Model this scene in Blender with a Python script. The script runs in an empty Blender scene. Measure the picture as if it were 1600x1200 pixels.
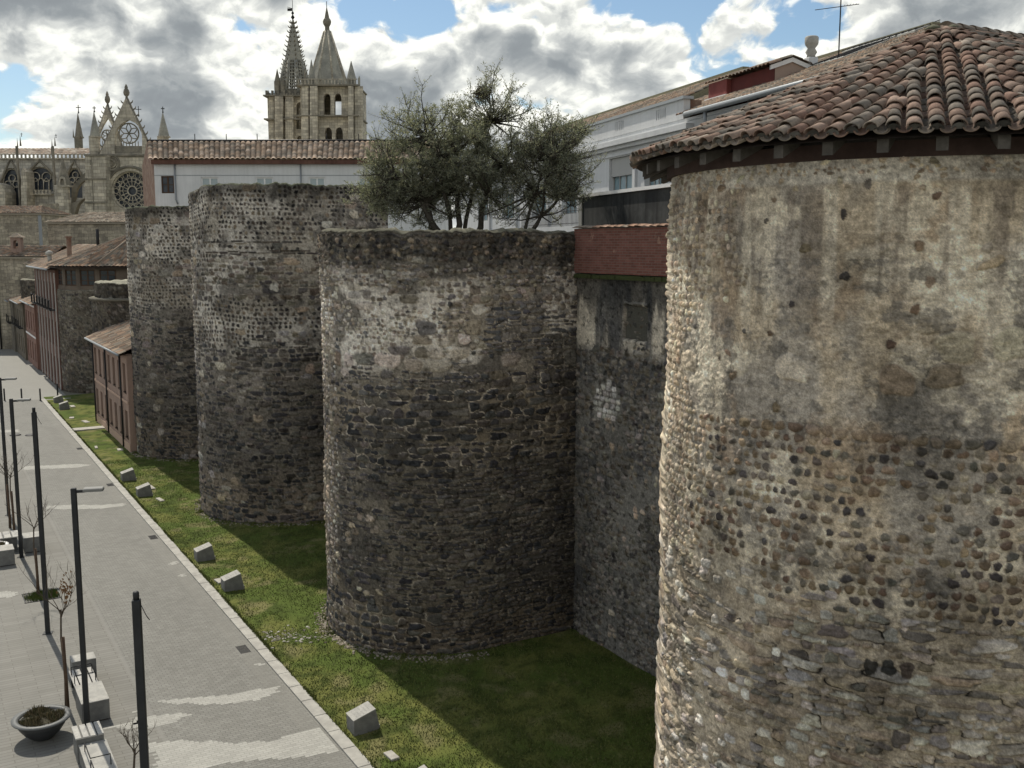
import bpy, math, random
import numpy as np
from mathutils import Vector, Matrix
from mathutils.geometry import tessellate_polygon
R_ = math.radians
random.seed(7)
scene = bpy.context.scene
col = scene.collection
# ------------------------------------------------------------------ camera
CAM_H = 12.0; PITCH = R_(7.75)
cd = bpy.data.cameras.new('camera'); cam = bpy.data.objects.new('camera', cd); col.objects.link(cam)
cam.location = (0, 0, CAM_H); cam.rotation_euler = (R_(90) - PITCH, 0, 0)
cd.sensor_width = 36; cd.lens = 36; cd.clip_start = .1; cd.clip_end = 20000
scene.camera = cam
scene.render.resolution_x = 1024; scene.render.resolution_y = 768
scene.view_settings.view_transform = 'Standard'; scene.view_settings.look = 'None'
scene.view_settings.exposure = 0.25; scene.view_settings.gamma = 1
scene.render.engine = 'CYCLES'
WA = math.atan2(945, 1615)                    # the town wall runs 30.3 degrees left of the view
SUN_EL = 53.0; SUN_AZ = math.degrees(WA) + 2.0   # degrees left of +Y
# ------------------------------------------------------------------ world: sky texture with a procedural cloud deck
world = bpy.data.worlds.new('World'); scene.world = world; world.use_nodes = True
class NT:
    def __init__(s, tree): s.t = tree; s.n = tree.nodes; s.l = tree.links
    def new(s, typ, **kw):
        n = s.n.new(typ)
        for k, v in kw.items(): setattr(n, k, v)
        return n
    def link(s, a, b): s.l.new(a, b)
    def inp(s, sock, v):
        if isinstance(v, (int, float)): sock.default_value = v
        elif isinstance(v, (tuple, list)): sock.default_value = v if len(v) != 3 or len(sock.default_value) == 3 else (*v, 1)
        else: s.l.new(v, sock)
    def m(s, op, a, b=0.0, c=None, clamp=False):
        n = s.n.new('ShaderNodeMath'); n.operation = op; n.use_clamp = clamp
        s.inp(n.inputs[0], a); s.inp(n.inputs[1], b)
        if c is not None: s.inp(n.inputs[2], c)
        return n.outputs[0]
    def vm(s, op, a, b=(0, 0, 0)):
        n = s.n.new('ShaderNodeVectorMath'); n.operation = op
        s.inp(n.inputs[0], a); s.inp(n.inputs[1], b)
        return n.outputs[0]
    def noise(s, vec, scale, detail=6, rough=.55, dist=0.0, dim='3D'):
        n = s.n.new('ShaderNodeTexNoise'); n.noise_dimensions = dim; s.inp(n.inputs['Vector'], vec)
        n.inputs['Scale'].default_value = scale; n.inputs['Detail'].default_value = detail
        n.inputs['Roughness'].default_value = rough; n.inputs['Distortion'].default_value = dist
        return n.outputs['Fac']
    def ramp(s, fac, stops):
        n = s.n.new('ShaderNodeValToRGB'); e = n.color_ramp.elements
        e[0].position, e[0].color = stops[0][0], (*stops[0][1], 1)
        e[1].position, e[1].color = stops[-1][0], (*stops[-1][1], 1)
        for p, c in stops[1:-1]:
            x = e.new(p); x.color = (*c, 1)
        s.inp(n.inputs[0], fac); return n.outputs[0]
    def smooth(s, x, a, b, lo=0.0, hi=1.0):
        n = s.n.new('ShaderNodeMapRange'); n.interpolation_type = 'SMOOTHSTEP'
        s.inp(n.inputs[0], x)
        for i, v in zip((1, 2, 3, 4), (a, b, lo, hi)): n.inputs[i].default_value = v
        return n.outputs[0]
    def mix(s, fac, a, b, mode='MIX'):
        n = s.n.new('ShaderNodeMix'); n.data_type = 'RGBA'; n.blend_type = mode; n.clamp_result = False
        s.inp(n.inputs[0], fac); s.inp(n.inputs[6], a); s.inp(n.inputs[7], b)
        return n.outputs[2]
def build_world():
    W = NT(world.node_tree); W.n.clear()
    out = W.new('ShaderNodeOutputWorld'); bg = W.new('ShaderNodeBackground')
    sky = W.new('ShaderNodeTexSky'); sky.sky_type = 'NISHITA'; sky.sun_disc = False
    sky.sun_elevation = R_(SUN_EL); sky.sun_rotation = R_(-SUN_AZ)
    sky.air_density = 1.0; sky.dust_density = .3; sky.ozone_density = 2.0
    tc = W.new('ShaderNodeTexCoord'); sep = W.new('ShaderNodeSeparateXYZ'); W.link(tc.outputs['Generated'], sep.inputs[0])
    x, y, z = sep.outputs
    az = W.m('MULTIPLY', W.m('ARCTAN2', x, y), 57.2958)             # degrees right of +Y
    el = W.m('MULTIPLY', W.m('ARCSINE', z), 57.2958)
    elc = W.m('POWER', W.m('ADD', W.m('MAXIMUM', el, 0.0), 4.0), .62)    # clouds flatten towards the horizon
    def dens(off):
        cmb = W.new('ShaderNodeCombineXYZ')
        W.inp(cmb.inputs[0], W.m('MULTIPLY', az, .25)); W.inp(cmb.inputs[1], W.m('ADD', W.m('MULTIPLY', elc, 1.55), off)); cmb.inputs[2].default_value = 4.3
        w = W.noise(cmb.outputs[0], 1.6, 2, .5, 0, '2D')
        v = W.vm('ADD', cmb.outputs[0], W.vm('MULTIPLY', W.vm('SUBTRACT', w, (.5, .5, .5)), (.38, .30, 0)))
        vo = W.new('ShaderNodeTexVoronoi'); vo.voronoi_dimensions = '2D'; vo.feature = 'F1'; vo.inputs['Scale'].default_value = .85; vo.inputs['Detail'].default_value = 3.5; vo.inputs['Roughness'].default_value = .5; vo.normalize = True; W.link(v, vo.inputs['Vector'])
        big = W.noise(v, .50, 3, .5, 0, '2D'); fine = W.noise(v, 1.5, 10, .58, 0, '2D')
        return W.m('ADD', W.m('MULTIPLY', big, .60), W.m('ADD', W.m('MULTIPLY', fine, .27), W.m('MULTIPLY', W.m('SUBTRACT', .62, vo.outputs['Distance']), .36))), fine, v
    d0, f0, v0 = dens(0.0); d1, f1, v1 = dens(.12)
    # broad openings and heavy banks of this particular sky: (azimuth, elevation, half widths, amount)
    acc = 0.0
    for a0, e0, wa, we, k in BLOBS:
        q = W.m('ADD', W.m('POWER', W.m('DIVIDE', W.m('SUBTRACT', az, a0), wa), 2.0), W.m('POWER', W.m('DIVIDE', W.m('SUBTRACT', el, e0), we), 2.0))
        g = W.m('MULTIPLY', W.m('EXPONENT', W.m('MULTIPLY', q, -1.0)), k)
        acc = W.m('ADD', acc, g)
    D = W.m('ADD', W.m('ADD', d0, acc), W.smooth(el, 20.0, 36.0, 0.0, -.16))
    cover = W.smooth(D, .395, .455)
    core = W.smooth(D, .49, .68)
    lit = W.smooth(W.m('SUBTRACT', d0, d1), -.05, .07)               # denser here than above: a sunlit top
    shade = W.m('MULTIPLY', W.m('SUBTRACT', 1.0, W.m('MULTIPLY', core, .66)), W.m('ADD', .62, W.m('MULTIPLY', lit, .50)))
    wisps = W.noise(v0, 5.0, 5, .6, 0, '2D')
    shade = W.m('MULTIPLY', shade, W.m('ADD', .84, W.m('MULTIPLY', wisps, .32)))
    cloud = W.ramp(shade, [(.0, (.17, .185, .205)), (.3, (.27, .295, .31)), (.52, (.47, .49, .485)), (.75, (.80, .81, .76)), (.95, (1.0, .995, .92))])
    blue = W.mix(1.0, sky.outputs[0], (SKY_K, SKY_K * 1.03, SKY_K * 1.0, 1), 'MULTIPLY')
    c = W.mix(cover, blue, cloud)
    W.link(c, bg.inputs[0]); bg.inputs[1].default_value = 1.0
    W.link(bg.outputs[0], out.inputs[0])
    world.cycles.sampling_method = 'MANUAL'; world.cycles.sample_map_resolution = 512
SKY_K = .085
#          az    el   wa   we   k
BLOBS = [(-27, 8.0, 3.4, 1.7, -.22), (-4.5, 12.3, 3.8, 1.3, -.27), (9, 12.8, 4.4, 1.7, -.25), (16.5, 11.6, 2.4, 1.6, -.22), (26, 13, 2, 1, -.2),
         (-24, 12.3, 3.5, 2.0, .12), (-12, 12.8, 3.0, 1.4, .10), (-8, 8.2, 1.6, .9, .12), (3, 9.8, 4, 1.0, .10), (6, 6, 7, 2, .03), (25, 10, 5, 2.5, .05), (-17, 9.5, 5, 2.0, .05)]
build_world()
# ------------------------------------------------------------------ sun
sl = bpy.data.lights.new('sun', 'SUN'); sl.energy = 3.6; sl.angle = R_(.6); sl.color = (1, .93, .80)
sun = bpy.data.objects.new('sun', sl); col.objects.link(sun)
sa, se = R_(SUN_AZ), R_(SUN_EL)
sdir = Vector((-math.sin(sa) * math.cos(se), math.cos(sa) * math.cos(se), math.sin(se)))
sun.rotation_euler = sdir.to_track_quat('Z', 'Y').to_euler(); sun.location = (0, 0, 60)
# ------------------------------------------------------------------ frames
DU = np.array([-math.sin(WA), math.cos(WA)]); DN = np.array([math.cos(WA), math.sin(WA)])
def wp(u, v, z=0.0):
    """u metres along the town wall, v metres from the camera line towards the wall"""
    return Vector((DU[0] * u + DN[0] * v, DU[1] * u + DN[1] * v, z))
def at(px, py, Y):
    """world point seen at photo pixel (1600 x 1200) at world depth Y"""
    X = (px - 800) / 1600; Z = -(py - 600) / 1600
    r = (X, math.cos(PITCH) + Z * math.sin(PITCH), -math.sin(PITCH) + Z * math.cos(PITCH))
    t = Y / r[1]
    return Vector((r[0] * t, Y, CAM_H + r[2] * t))
# ------------------------------------------------------------------ numpy noise
_L = np.random.RandomState(11).rand(256, 256)
def vnoise(x, y, seed=0):
    x = np.asarray(x, float) + seed * 17.37; y = np.asarray(y, float) + seed * 5.91
    xi = np.floor(x).astype(int); yi = np.floor(y).astype(int); fx = x - xi; fy = y - yi
    fx = fx * fx * (3 - 2 * fx); fy = fy * fy * (3 - 2 * fy)
    a = _L[xi & 255, yi & 255]; b = _L[(xi + 1) & 255, yi & 255]; c = _L[xi & 255, (yi + 1) & 255]; d = _L[(xi + 1) & 255, (yi + 1) & 255]
    return (a * (1 - fx) + b * fx) * (1 - fy) + (c * (1 - fx) + d * fx) * fy
def fbm(x, y, seed=0, octv=4, g=.5):
    s = 0; a = 1; t = 0
    for i in range(octv):
        s = s + a * vnoise(np.asarray(x) * 2 ** i, np.asarray(y) * 2 ** i, seed + i * 3); t += a; a *= g
    return s / t
def sst(x, a, b):
    t = np.clip((x - a) / (b - a), 0, 1); return t * t * (3 - 2 * t)
# ------------------------------------------------------------------ materials
MATS = {}
def mat(name, c1=(.5, .5, .5), c2=None, scale=3.0, rough=.85, bump=.0, bscale=40.0, attr=False, fine=.25, metal=0.0, streak=0.0, spec=.3, trans=False, detail=6, fscale=None, ashlar=None):
    if name in MATS: return MATS[name]
    m = bpy.data.materials.new(name); m.use_nodes = True; W = NT(m.node_tree)
    b = m.node_tree.nodes['Principled BSDF']
    tc = W.new('ShaderNodeTexCoord').outputs['Object']
    if attr:
        a = W.new('ShaderNodeAttribute'); a.attribute_name = 'col'; base = a.outputs[0]
    elif c2: base = W.mix(W.smooth(W.noise(tc, scale, detail, .6), .35, .65), (*c1, 1), (*c2, 1))
    else:
        rgb = W.new('ShaderNodeRGB'); rgb.outputs[0].default_value = (*c1, 1); base = rgb.outputs[0]
    if fine:
        f = W.noise(tc, fscale or bscale, 6, .72)
        k = W.m('ADD', 1 - fine * .5 * 2.2, W.m('MULTIPLY', f, fine * 2.2))
        base = W.mix(1.0, base, W.vm('MULTIPLY', k, (1, 1, 1)), 'MULTIPLY')
    if ashlar:
        sp = W.new('ShaderNodeSeparateXYZ'); W.link(tc, sp.inputs[0]); cb = W.new('ShaderNodeCombineXYZ'); W.link(W.m('ADD', sp.outputs[0], sp.outputs[1]), cb.inputs[0]); W.link(sp.outputs[2], cb.inputs[1])
        wv = W.vm('ADD', cb.outputs[0], W.vm('MULTIPLY', W.vm('SUBTRACT', W.noise(tc, ashlar[2], 3), (.5, .5, .5)), (ashlar[3], ashlar[3], 0)))
        br = W.new('ShaderNodeTexBrick'); W.link(wv, br.inputs['Vector']); br.inputs['Scale'].default_value = 1; br.inputs['Brick Width'].default_value = ashlar[0]; br.inputs['Row Height'].default_value = ashlar[1]
        br.inputs['Mortar Size'].default_value = ashlar[1] * .06; br.inputs['Color1'].default_value = (.68, .67, .66, 1); br.inputs['Color2'].default_value = (1.2, 1.18, 1.12, 1); br.inputs['Mortar'].default_value = (.6, .58, .55, 1)
        base = W.mix(1.0, base, br.outputs[0], 'MULTIPLY')
    if streak:
        v = W.vm('MULTIPLY', tc, (3.0, 3.0, .12)); s = W.noise(v, 1.5, 6, .7)
        base = W.mix(1.0, base, W.vm('MULTIPLY', W.m('SUBTRACT', 1.0, W.m('MULTIPLY', W.smooth(s, .42, .7), streak)), (1, 1, 1)), 'MULTIPLY')
    W.link(base, b.inputs['Base Color']); b.inputs['Roughness'].default_value = rough; b.inputs['Metallic'].default_value = metal
    b.inputs['Specular IOR Level'].default_value = spec
    if bump:
        bn = W.new('ShaderNodeBump'); bn.inputs['Strength'].default_value = bump; bn.inputs['Distance'].default_value = .03
        W.link(W.noise(tc, bscale, 6, .7), bn.inputs['Height']); W.link(bn.outputs[0], b.inputs['Normal'])
    MATS[name] = m; return m
M_wall = mat('old_masonry', attr=True, fine=.62, bump=.7, bscale=26, rough=.95, spec=.12)
M_tile = mat('clay_tile', attr=True, fine=.5, bump=.35, bscale=16, rough=.92, spec=.15)
M_dkwood = mat('dark_timber', (.030, .022, .018), (.05, .035, .028), 4, fine=.4, bscale=30)
M_post = mat('grey_post_paint', (.022, .024, .026), (.03, .032, .034), 3, rough=.5, fine=.2)
M_conc = mat('pale_concrete', (.40, .39, .36), (.31, .305, .285), 4, bump=.3, bscale=35, fine=.25)
M_concd = mat('shaded_block_concrete', (.20, .20, .19), (.15, .15, .145), 5, bump=.35, bscale=40, fine=.35)  # darker than the concrete tops: the sides' shade is put into the colour
M_glass = mat('window_glass', (.03, .04, .05), rough=.12, fine=0, spec=.6)
M_glassd = mat('old_leaded_glass', (.025, .032, .045), (.05, .06, .075), 3, rough=.35, fine=.2, spec=.5)
M_white = mat('white_render', (.64, .65, .66), (.58, .59, .60), .5, fine=.10, bscale=8, streak=.10)
M_whitet = mat('white_trim', (.72, .72, .72), fine=.12, bscale=8, rough=.6)
M_lime = mat('cathedral_limestone', (.58, .535, .45), (.43, .40, .34), .35, fine=.3, bscale=3, bump=.3, streak=.35, ashlar=(1.3, .62, .5, .1))
M_limed = mat('weathered_limestone', (.25, .225, .18), (.15, .14, .115), .6, fine=.4, bscale=3, bump=.4)
M_spire = mat('spire_stone', (.34, .33, .28), (.23, .225, .20), .5, fine=.4, bscale=3, bump=.4)
M_pale = mat('rubble_render_wall', (.40, .365, .30), (.27, .245, .20), .35, fine=.5, bscale=4, bump=.3, streak=.3, ashlar=(.8, .38, .9, .7))
M_brick = mat('brick_gable', (.16, .085, .06), (.24, .17, .13), 1.6, fine=.7, bscale=4)
M_pinkw = mat('pink_render', (.34, .235, .19), (.28, .20, .165), .4, fine=.15, bscale=6, streak=.2)
M_redw = mat('dark_red_render', (.11, .055, .042), (.15, .08, .06), .6, fine=.25, bscale=6, streak=.3)
M_salmon = mat('salmon_render', (.24, .135, .105), (.19, .11, .09), .5, fine=.2, bscale=6, streak=.25)
M_ochre = mat('weathered_ochre_render', (.17, .145, .11), (.11, .095, .075), .6, fine=.3, bscale=6, streak=.4)
M_brown = mat('brown_window_wood', (.075, .045, .03), fine=.3)
M_black = mat('stained_plaster_and_shade', (.055, .058, .058), (.022, .024, .026), .9, fine=.5, bscale=7, streak=.55)  # stained terrace wall, and black sheets that stand in for shade
M_redp = mat('dark_red_paint', (.12, .028, .024), (.095, .024, .022), 1.0, fine=.15)
M_zinc = mat('zinc_gutter', (.25, .27, .29), rough=.5, fine=.15, metal=.2)
M_sheet = mat('pale_roof_sheet', (.50, .50, .47), (.40, .40, .37), .6, fine=.2, rough=.6)
M_moss = mat('moss', attr=True, fine=.55, bump=.8, bscale=14, rough=1)
M_bark = mat('olive_bark', (.045, .04, .032), (.075, .066, .053), 6, bump=.6, bscale=20, fine=.4)
M_leaf = mat('olive_leaf', attr=True, fine=.15, bscale=3, rough=.6, spec=.4)
def _leafy(m):
    W = NT(m.node_tree); b = m.node_tree.nodes['Principled BSDF']; o = m.node_tree.nodes['Material Output']; a = W.new('ShaderNodeAttribute'); a.attribute_name = 'col'
    t = W.new('ShaderNodeBsdfTranslucent'); W.link(W.mix(1.0, a.outputs[0], (1.2, 1.22, .85, 1), 'MULTIPLY'), t.inputs[0]); mx = W.new('ShaderNodeMixShader'); mx.inputs[0].default_value = .42
    W.link(b.outputs[0], mx.inputs[1]); W.link(t.outputs[0], mx.inputs[2]); W.link(mx.outputs[0], o.inputs[0])
_leafy(M_leaf)
M_twig = mat('bare_twig', (.06, .048, .035), (.09, .07, .05), 8, fine=.3)
M_soil = mat('planter_soil', (.035, .028, .018), (.06, .055, .03), 14, bump=.8, bscale=22)
M_slat = mat('grey_timber_slat', (.44, .43, .40), (.36, .35, .33), 6, fine=.3)
M_iron = mat('dark_iron', (.025, .025, .027), rough=.55, fine=.2, metal=.4)
M_stoneslab = mat('stone_slab', (.42, .40, .36), (.33, .31, .28), 4, fine=.3)
M_orange = mat('orange_cloth', (.55, .20, .06), fine=.2)
# ------------------------------------------------------------------ geometry builder
class G:
    def __init__(s): s.v = []; s.f = []; s.c = []; s.m = Matrix(); s.color = None; s.sm = []
    def add(s, vs, fs, smooth=False, cols=None):
        o = len(s.v); m = s.m
        s.v += [tuple(m @ Vector(p)) for p in vs]; s.f += [tuple(i + o for i in f) for f in fs]; s.sm += [smooth] * len(fs)
        s.c += cols if cols else [s.color or (.5, .5, .5)] * len(vs)
    def box(s, x0, x1, y0, y1, z0, z1, bev=0.0):
        if bev:
            b = bev; vs = []
            pts = [(x0 + b, y0), (x1 - b, y0), (x1, y0 + b), (x1, y1 - b), (x1 - b, y1), (x0 + b, y1), (x0, y1 - b), (x0, y0 + b)]
            cx, cy = (x0 + x1) / 2, (y0 + y1) / 2
            kx, ky = 1 - 2 * b / (x1 - x0), 1 - 2 * b / (y1 - y0)
            rings = [(z0, 0), (z1 - b, 0), (z1, 1)]
            for z, i in rings:
                for (x, y) in pts: vs.append((cx + (x - cx) * (kx if i else 1), cy + (y - cy) * (ky if i else 1), z))
            fs = [tuple(range(7, -1, -1)), tuple(range(16, 24))]
            for r in (0, 1):
                for k in range(8): fs.append((r * 8 + k, r * 8 + (k + 1) % 8, r * 8 + 8 + (k + 1) % 8, r * 8 + 8 + k))
            s.add(vs, fs); return
        vs = [(x, y, z) for z in (z0, z1) for x, y in ((x0, y0), (x1, y0), (x1, y1), (x0, y1))]
        s.add(vs, [(3, 2, 1, 0), (4, 5, 6, 7), (0, 1, 5, 4), (1, 2, 6, 5), (2, 3, 7, 6), (3, 0, 4, 7)])
    def prism(s, poly, z0, z1, top=None):
        n = len(poly); top = top or poly
        vs = [(x, y, z0) for x, y in poly] + [(x, y, z1) for x, y in top]
        s.add(vs, [tuple(range(n - 1, -1, -1)), tuple(range(n, 2 * n))] + [(i, (i + 1) % n, n + (i + 1) % n, n + i) for i in range(n)])
    def tube(s, pts, rad, n=6, smooth=True, cap=True):
        pts = [Vector(p) for p in pts]; rad = rad if isinstance(rad, (list, tuple)) else [rad] * len(pts)
        vs = []; fs = []
        up = Vector((0, 0, 1)); prev = None
        for i, p in enumerate(pts):
            t = (pts[min(i + 1, len(pts) - 1)] - pts[max(i - 1, 0)])
            if t.length < 1e-9: t = Vector((0, 0, 1))
            t.normalize()
            if prev is None: a = t.cross(Vector((0, 1, 0)) if abs(t.y) < .9 else Vector((1, 0, 0)))
            else: a = prev - t * prev.dot(t)
            a.normalize(); prev = a; b = t.cross(a)
            for k in range(n):
                w = 2 * math.pi * (k + .5) / n
                vs.append(p + (a * math.cos(w) + b * math.sin(w)) * rad[i])
        for i in range(len(pts) - 1):
            for k in range(n): fs.append((i * n + k, i * n + (k + 1) % n, (i + 1) * n + (k + 1) % n, (i + 1) * n + k))
        if cap: fs += [tuple(range(n - 1, -1, -1)), tuple(range((len(pts) - 1) * n, len(pts) * n))]
        s.add(vs, fs, smooth)
    def lathe(s, prof, n=16, c=(0, 0), smooth=True, rot=0.0):
        vs = []; fs = []
        for r, z in prof:
            for k in range(n):
                w = 2 * math.pi * k / n + rot; vs.append((c[0] + r * math.cos(w), c[1] + r * math.sin(w), z))
        for i in range(len(prof) - 1):
            for k in range(n): fs.append((i * n + k, i * n + (k + 1) % n, (i + 1) * n + (k + 1) % n, (i + 1) * n + k))
        fs += [tuple(range(n - 1, -1, -1)), tuple(range((len(prof) - 1) * n, len(prof) * n))]
        s.add(vs, fs, smooth)
    def panel(s, outer, holes, y0, y1):
        """a wall in the local XZ plane between y0 and y1, with real openings"""
        loops = [outer] + holes
        flat = [p for l in loops for p in l]; n = len(flat)
        tri = tessellate_polygon([[Vector((x, z, 0)) for x, z in l] for l in loops])
        fs = [tuple(t) for t in tri] + [tuple(i + n for i in reversed(t)) for t in tri]
        o = 0
        for l in loops:
            k = len(l)
            for i in range(k): a, b = o + i, o + (i + 1) % k; fs.append((a, b, b + n, a + n))
            o += k
        s.add([(x, y0, z) for x, z in flat] + [(x, y1, z) for x, z in flat], fs)
    def grid(s, P, C=None, smooth=True):
        """P: array (n, m, 3)"""
        n, m = P.shape[:2]; o = len(s.v)
        idx = np.arange(n * m).reshape(n, m)
        q = np.stack([idx[:-1, :-1], idx[:-1, 1:], idx[1:, 1:], idx[1:, :-1]], -1).reshape(-1, 4) + o
        s.v += [tuple(p) for p in P.reshape(-1, 3).tolist()]; s.f += [tuple(x) for x in q.tolist()]; s.sm += [smooth] * len(q)
        s.c += [tuple(x) for x in C.reshape(-1, 3).tolist()] if C is not None else [s.color or (.5, .5, .5)] * (n * m)
    def build(s, name, material, parent=None, label=None):
        me = bpy.data.meshes.new(name); me.from_pydata(s.v, [], s.f); me.materials.append(material)
        me.polygons.foreach_set('use_smooth', s.sm)
        if any(n.type == 'ATTRIBUTE' for n in material.node_tree.nodes):
            a = me.color_attributes.new('col', 'FLOAT_COLOR', 'POINT')
            arr = np.ones((len(s.v), 4), np.float32); arr[:, :3] = np.array(s.c, np.float32); a.data.foreach_set('color', arr.ravel())
        o = bpy.data.objects.new(name, me); col.objects.link(o)
        if parent: o.parent = parent
        if label: o['label'] = label
        return o
def tag(o, label, cat, group=None, kind=None):
    if label: o['label'] = label
    if cat: o['category'] = cat
    if group: o['group'] = group
    if kind: o['kind'] = kind
    return o
def thing(name, label, cat, loc=(0, 0, 0), rz=0.0, group=None):
    o = bpy.data.objects.new(name, None); col.objects.link(o); o.empty_display_size = .2
    o.location = loc; o.rotation_euler = (0, 0, rz)
    return tag(o, label, cat, group)
def copy_tree(o, parent=None):
    c = o.copy(); col.objects.link(c)
    if parent: c.parent = parent
    for ch in [x for x in bpy.data.objects if x.parent == o]: copy_tree(ch, c)
    return c
def fastmesh(name, V, F, C, material, parent=None, smooth=True):
    me = bpy.data.meshes.new(name)
    nv, nf = len(V), len(F); k = F.shape[1]
    me.vertices.add(nv); me.vertices.foreach_set('co', np.asarray(V, np.float32).ravel())
    me.loops.add(nf * k); me.loops.foreach_set('vertex_index', F.astype(np.int32).ravel())
    me.polygons.add(nf); me.polygons.foreach_set('loop_start', np.arange(nf, dtype=np.int32) * k)
    me.polygons.foreach_set('use_smooth', np.full(nf, smooth))
    me.update(calc_edges=True); me.validate()
    a = me.color_attributes.new('col', 'FLOAT_COLOR', 'POINT')
    arr = np.ones((nv, 4), np.float32); arr[:, :3] = C; a.data.foreach_set('color', arr.ravel())
    me.materials.append(material)
    o = bpy.data.objects.new(name, me); col.objects.link(o)
    if parent: o.parent = parent
    return o
def arch(cx, z0, w, h, pointed=True, n=6):
    """opening outline: straight jambs and a pointed or round head"""
    r = w / 2; pts = [(cx - r, z0), (cx + r, z0)]
    if pointed:
        hs = min(h * .6, w * .87); zs = z0 + h - hs
        for i in range(n + 1):
            t = i / n; pts.append((cx + r * math.cos(t * math.pi / 2) ** .9 if t < 1 else cx, zs + hs * math.sin(t * math.pi / 2) ** .95))
        for i in range(n - 1, -1, -1):
            t = i / n; pts.append((cx - r * math.cos(t * math.pi / 2) ** .9, zs + hs * math.sin(t * math.pi / 2) ** .95))
    else:
        zs = z0 + h - r
        for i in range(2 * n + 1):
            t = math.pi * i / (2 * n); pts.append((cx + r * math.cos(t), zs + r * math.sin(t)))
    return pts
def rect(x0, x1, z0, z1): return [(x0, z0), (x1, z0), (x1, z1), (x0, z1)]
def ring(cx, cz, r, n=20): return [(cx + r * math.cos(2 * math.pi * i / n), cz + r * math.sin(2 * math.pi * i / n)) for i in range(n)]
exec_parts = []
# ------------------------------------------------------------------ masonry laid stone by stone (numpy): relief + stone colours
def P_(r, z0=0): return np.array(r, float)
PAL = {
 'cob': P_([(.15, .115, .08), (.085, .08, .072), (.20, .16, .115), (.12, .09, .068), (.27, .24, .19), (.06, .056, .055), (.18, .145, .105), (.14, .125, .105)]),
 'cobpale': P_([(.36, .31, .24), (.27, .23, .18), (.42, .38, .30), (.20, .17, .13), (.33, .27, .20)]),
 'slabtan': P_([(.26, .225, .17), (.19, .175, .155), (.31, .28, .235), (.15, .138, .12), (.22, .185, .14), (.37, .35, .31), (.12, .112, .10), (.24, .235, .225)]),
 'slate': P_([(.052, .052, .053), (.072, .07, .067), (.038, .039, .042), (.09, .083, .072), (.060, .056, .05), (.12, .112, .098)]),
 'slatemid': P_([(.10, .095, .085), (.14, .125, .10), (.075, .072, .07), (.17, .155, .13), (.11, .095, .075), (.21, .195, .17)]),
 'darkcob': P_([(.05, .047, .043), (.09, .08, .066), (.035, .034, .034), (.16, .135, .10), (.07, .06, .05)]),
 'white': P_([(.42, .41, .38), (.34, .33, .31), (.48, .47, .44)]),
}
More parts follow.
